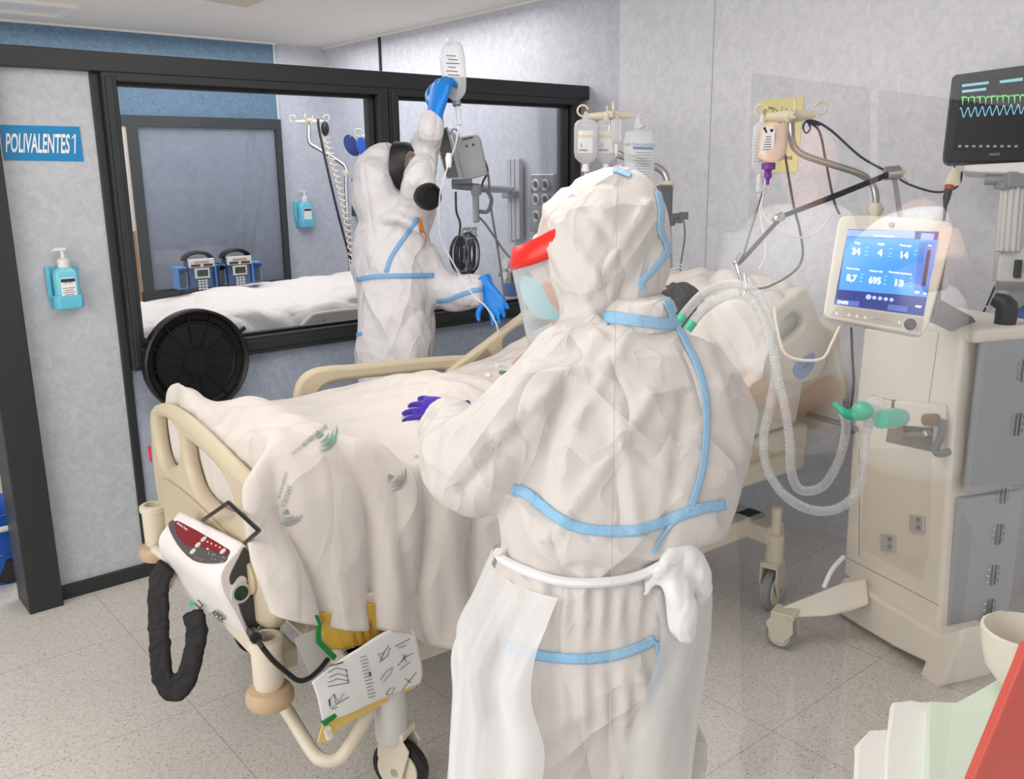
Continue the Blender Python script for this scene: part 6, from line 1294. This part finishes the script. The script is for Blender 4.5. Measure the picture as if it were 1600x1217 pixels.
# people in the corridor, seen only as reflections
def mirrored(rows, sub=4, e=.9): return [[mir(p) for p in r] for r in pxrings(rows, sub, e)]
def mp_(u, v, s): return mir(P(u, v, s))
def figure(name, label, parts):
    o = None
    for nm, mb, m, vx in parts:
        me = fuse(mb, vx, 3, lambda c, n: .006 * noise.noise(c * 9) if 'top' in nm else 0)
        if o is None: c = me.vertices[0].co; o = thing('person', (c.x, c.y, 0), label, 'person')
        link(nm, me, m, o, smooth='all')
SV = 2.5
b_ = MB(); b_.loft(mirrored([(318, 1215, 1300, SV, .07), (335, 1180, 1330, SV, .11), (380, 1150, 1335, SV, .13), (450, 1140, 1325, SV, .15), (540, 1150, 1315, SV, .16), (620, 1160, 1310, SV, .16), (690, 1160, 1315, SV, .16)]))
b_.tube([mp_(1165, 370, SV), mp_(1140, 470, SV), mp_(1165, 590, SV - .12)], [.06, .055, .05], 14, sub=4).tube([mp_(1318, 370, SV), mp_(1330, 480, SV), mp_(1300, 600, SV - .12)], [.06, .055, .05], 14, sub=4)
hd = MB().ball(mp_(1265, 262, SV), MT * .08, MN * .09, (0, 0, .11), 18).tube([mp_(1262, 300, SV), mp_(1258, 335, SV)], [.05, .055], 14)
hd.tube([mp_(1168, 600, SV - .14), mp_(1215, 640, SV - .24)], [.036, .03], 12).tube([mp_(1298, 605, SV - .14), mp_(1245, 640, SV - .24)], [.036, .03], 12)
for k in range(4): hd.tube([mp_(1212, 630 + 8 * k, SV - .24), mp_(1245, 628 + 9 * k, SV - .27)], [.012, .009], 8).tube([mp_(1248, 626 + 8 * k, SV - .24), mp_(1222, 634 + 9 * k, SV - .25)], [.012, .009], 8)
lg = MB(); lg.loft(mirrored([(680, 1165, 1312, SV, .15), (740, 1160, 1318, SV, .16), (800, 1170, 1318, SV, .15)]))
for u in (1200, 1285): a_, c_ = mp_(u, 780, SV), mp_(u, 985, SV); lg.tube([a_, a_.lerp(c_, .5), V((c_.x, c_.y, .09))], [.095, .08, .06], 14, sub=3)
sh = MB()
for u in (1200, 1285): c_ = mp_(u, 985, SV); sh.ball(V((c_.x, c_.y, .05)) + MN * .06, MT * .05, MN * .13, (0, 0, .05), 14)
CW = mat('corridor_white', (245, 245, 245), .7)
figure('person', 'person in white top and grey trousers reflected in the glass over the side rail', [('top', b_, CW, .014), ('skin', hd, SKIN, .008), ('trousers', lg, mat('trousers', (92, 104, 120), .8), .014), ('shoes', sh, DARK, .012)])
SW = 2.1
b_ = MB(); b_.loft(mirrored([(440, 1390, 1480, SW, .07), (470, 1345, 1500, SW, .11), (540, 1335, 1500, SW, .13), (620, 1340, 1495, SW, .14), (690, 1345, 1490, SW, .14), (730, 1350, 1485, SW, .13)]))
b_.tube([mp_(1370, 490, SW), mp_(1350, 430, SW - .15), mp_(1400, 375, SW - .3), mp_(1475, 362, SW - .38)], [.065, .06, .055, .05], 14, sub=4)
hd = MB().ball(mp_(1432, 385, SW), MT * .08, MN * .09, (0, 0, .11), 18).tube([mp_(1432, 410, SW), mp_(1432, 460, SW)], [.05, .055], 14).tube([mp_(1470, 368, SW - .38), mp_(1480, 420, SW - .42)], [.035, .04], 12)
for k in range(4): hd.tube([mp_(1476, 408 + 13 * k, SW - .42), mp_(1450, 412 + 13 * k, SW - .47), mp_(1440, 420 + 13 * k, SW - .44)], [.011, .010, .008], 8)
lg = MB(); lg.loft(mirrored([(720, 1350, 1486, SW, .13), (780, 1345, 1490, SW, .14), (840, 1350, 1485, SW, .13)]))
for u in (1380, 1455): a_, c_ = mp_(u, 820, SW), mp_(u, 1000, SW); lg.tube([a_, a_.lerp(c_, .5), V((c_.x, c_.y, .09))], [.09, .075, .06], 14, sub=3)
figure('person', 'person in white top with raised hand reflected in the glass over the ventilator', [('top', b_, CW, .014), ('skin', hd, SKIN, .008), ('trousers', lg, mat('trousers_tan', (150, 125, 100), .8), .014)])
# corridor wall behind those people: bright, with a dim glazed opening in a pale frame
WD = 3.4; wc_ = O - MN * WD; wc_ = V((wc_.x, wc_.y, 0))
wf_ = struct('wall_front', MB().boxf(wc_ - MN * .05 + V((0, 0, 1.265)), MT * 4, MN * .05, (0, 0, 1.265)), mat('corridor_wall', (226, 226, 230), .7))
def wh(u, v, o=0): return mir(onplane(u, v, O + MN * (2 * MD + WD - o), MN))
op = struct('window_5', MB().prism([wh(u, v, .02) for u, v in [(1172, 95), (1660, 163), (1660, 178), (1172, 113)]], MN * -.02).prism([wh(u, v, .02) for u, v in [(1361, 134), (1373, 136), (1366, 700), (1352, 700)]], MN * -.02).prism([wh(u, v, .02) for u, v in [(1164, 105), (1174, 107), (1160, 760), (1148, 760)]], MN * -.02), mat('frame_pale', (225, 225, 228), .5))
struct('pane', MB().prism([wh(u, v, .005) for u, v in [(1172, 112), (1660, 176), (1660, 760), (1152, 760)]], MN * -.004), mat('dim_opening', (70, 74, 84), .3), op)
ctr = mir(P(1330, 500, 2.3)); area('corridor_fill_light', ctr + MN * .75 + V((0, 0, .75)), ctr, .9, .9, 40)  # added unseen fill, makes the white tops show in the glass
wl_ = wc_ + MN * 1.4; area('corridor_fill_light', V((wl_.x, wl_.y, 2.48)) + MT * .2, V((wc_.x, wc_.y, 1.9)), .5, .5, 30)  # added unseen fill that brightens the mirrored wall
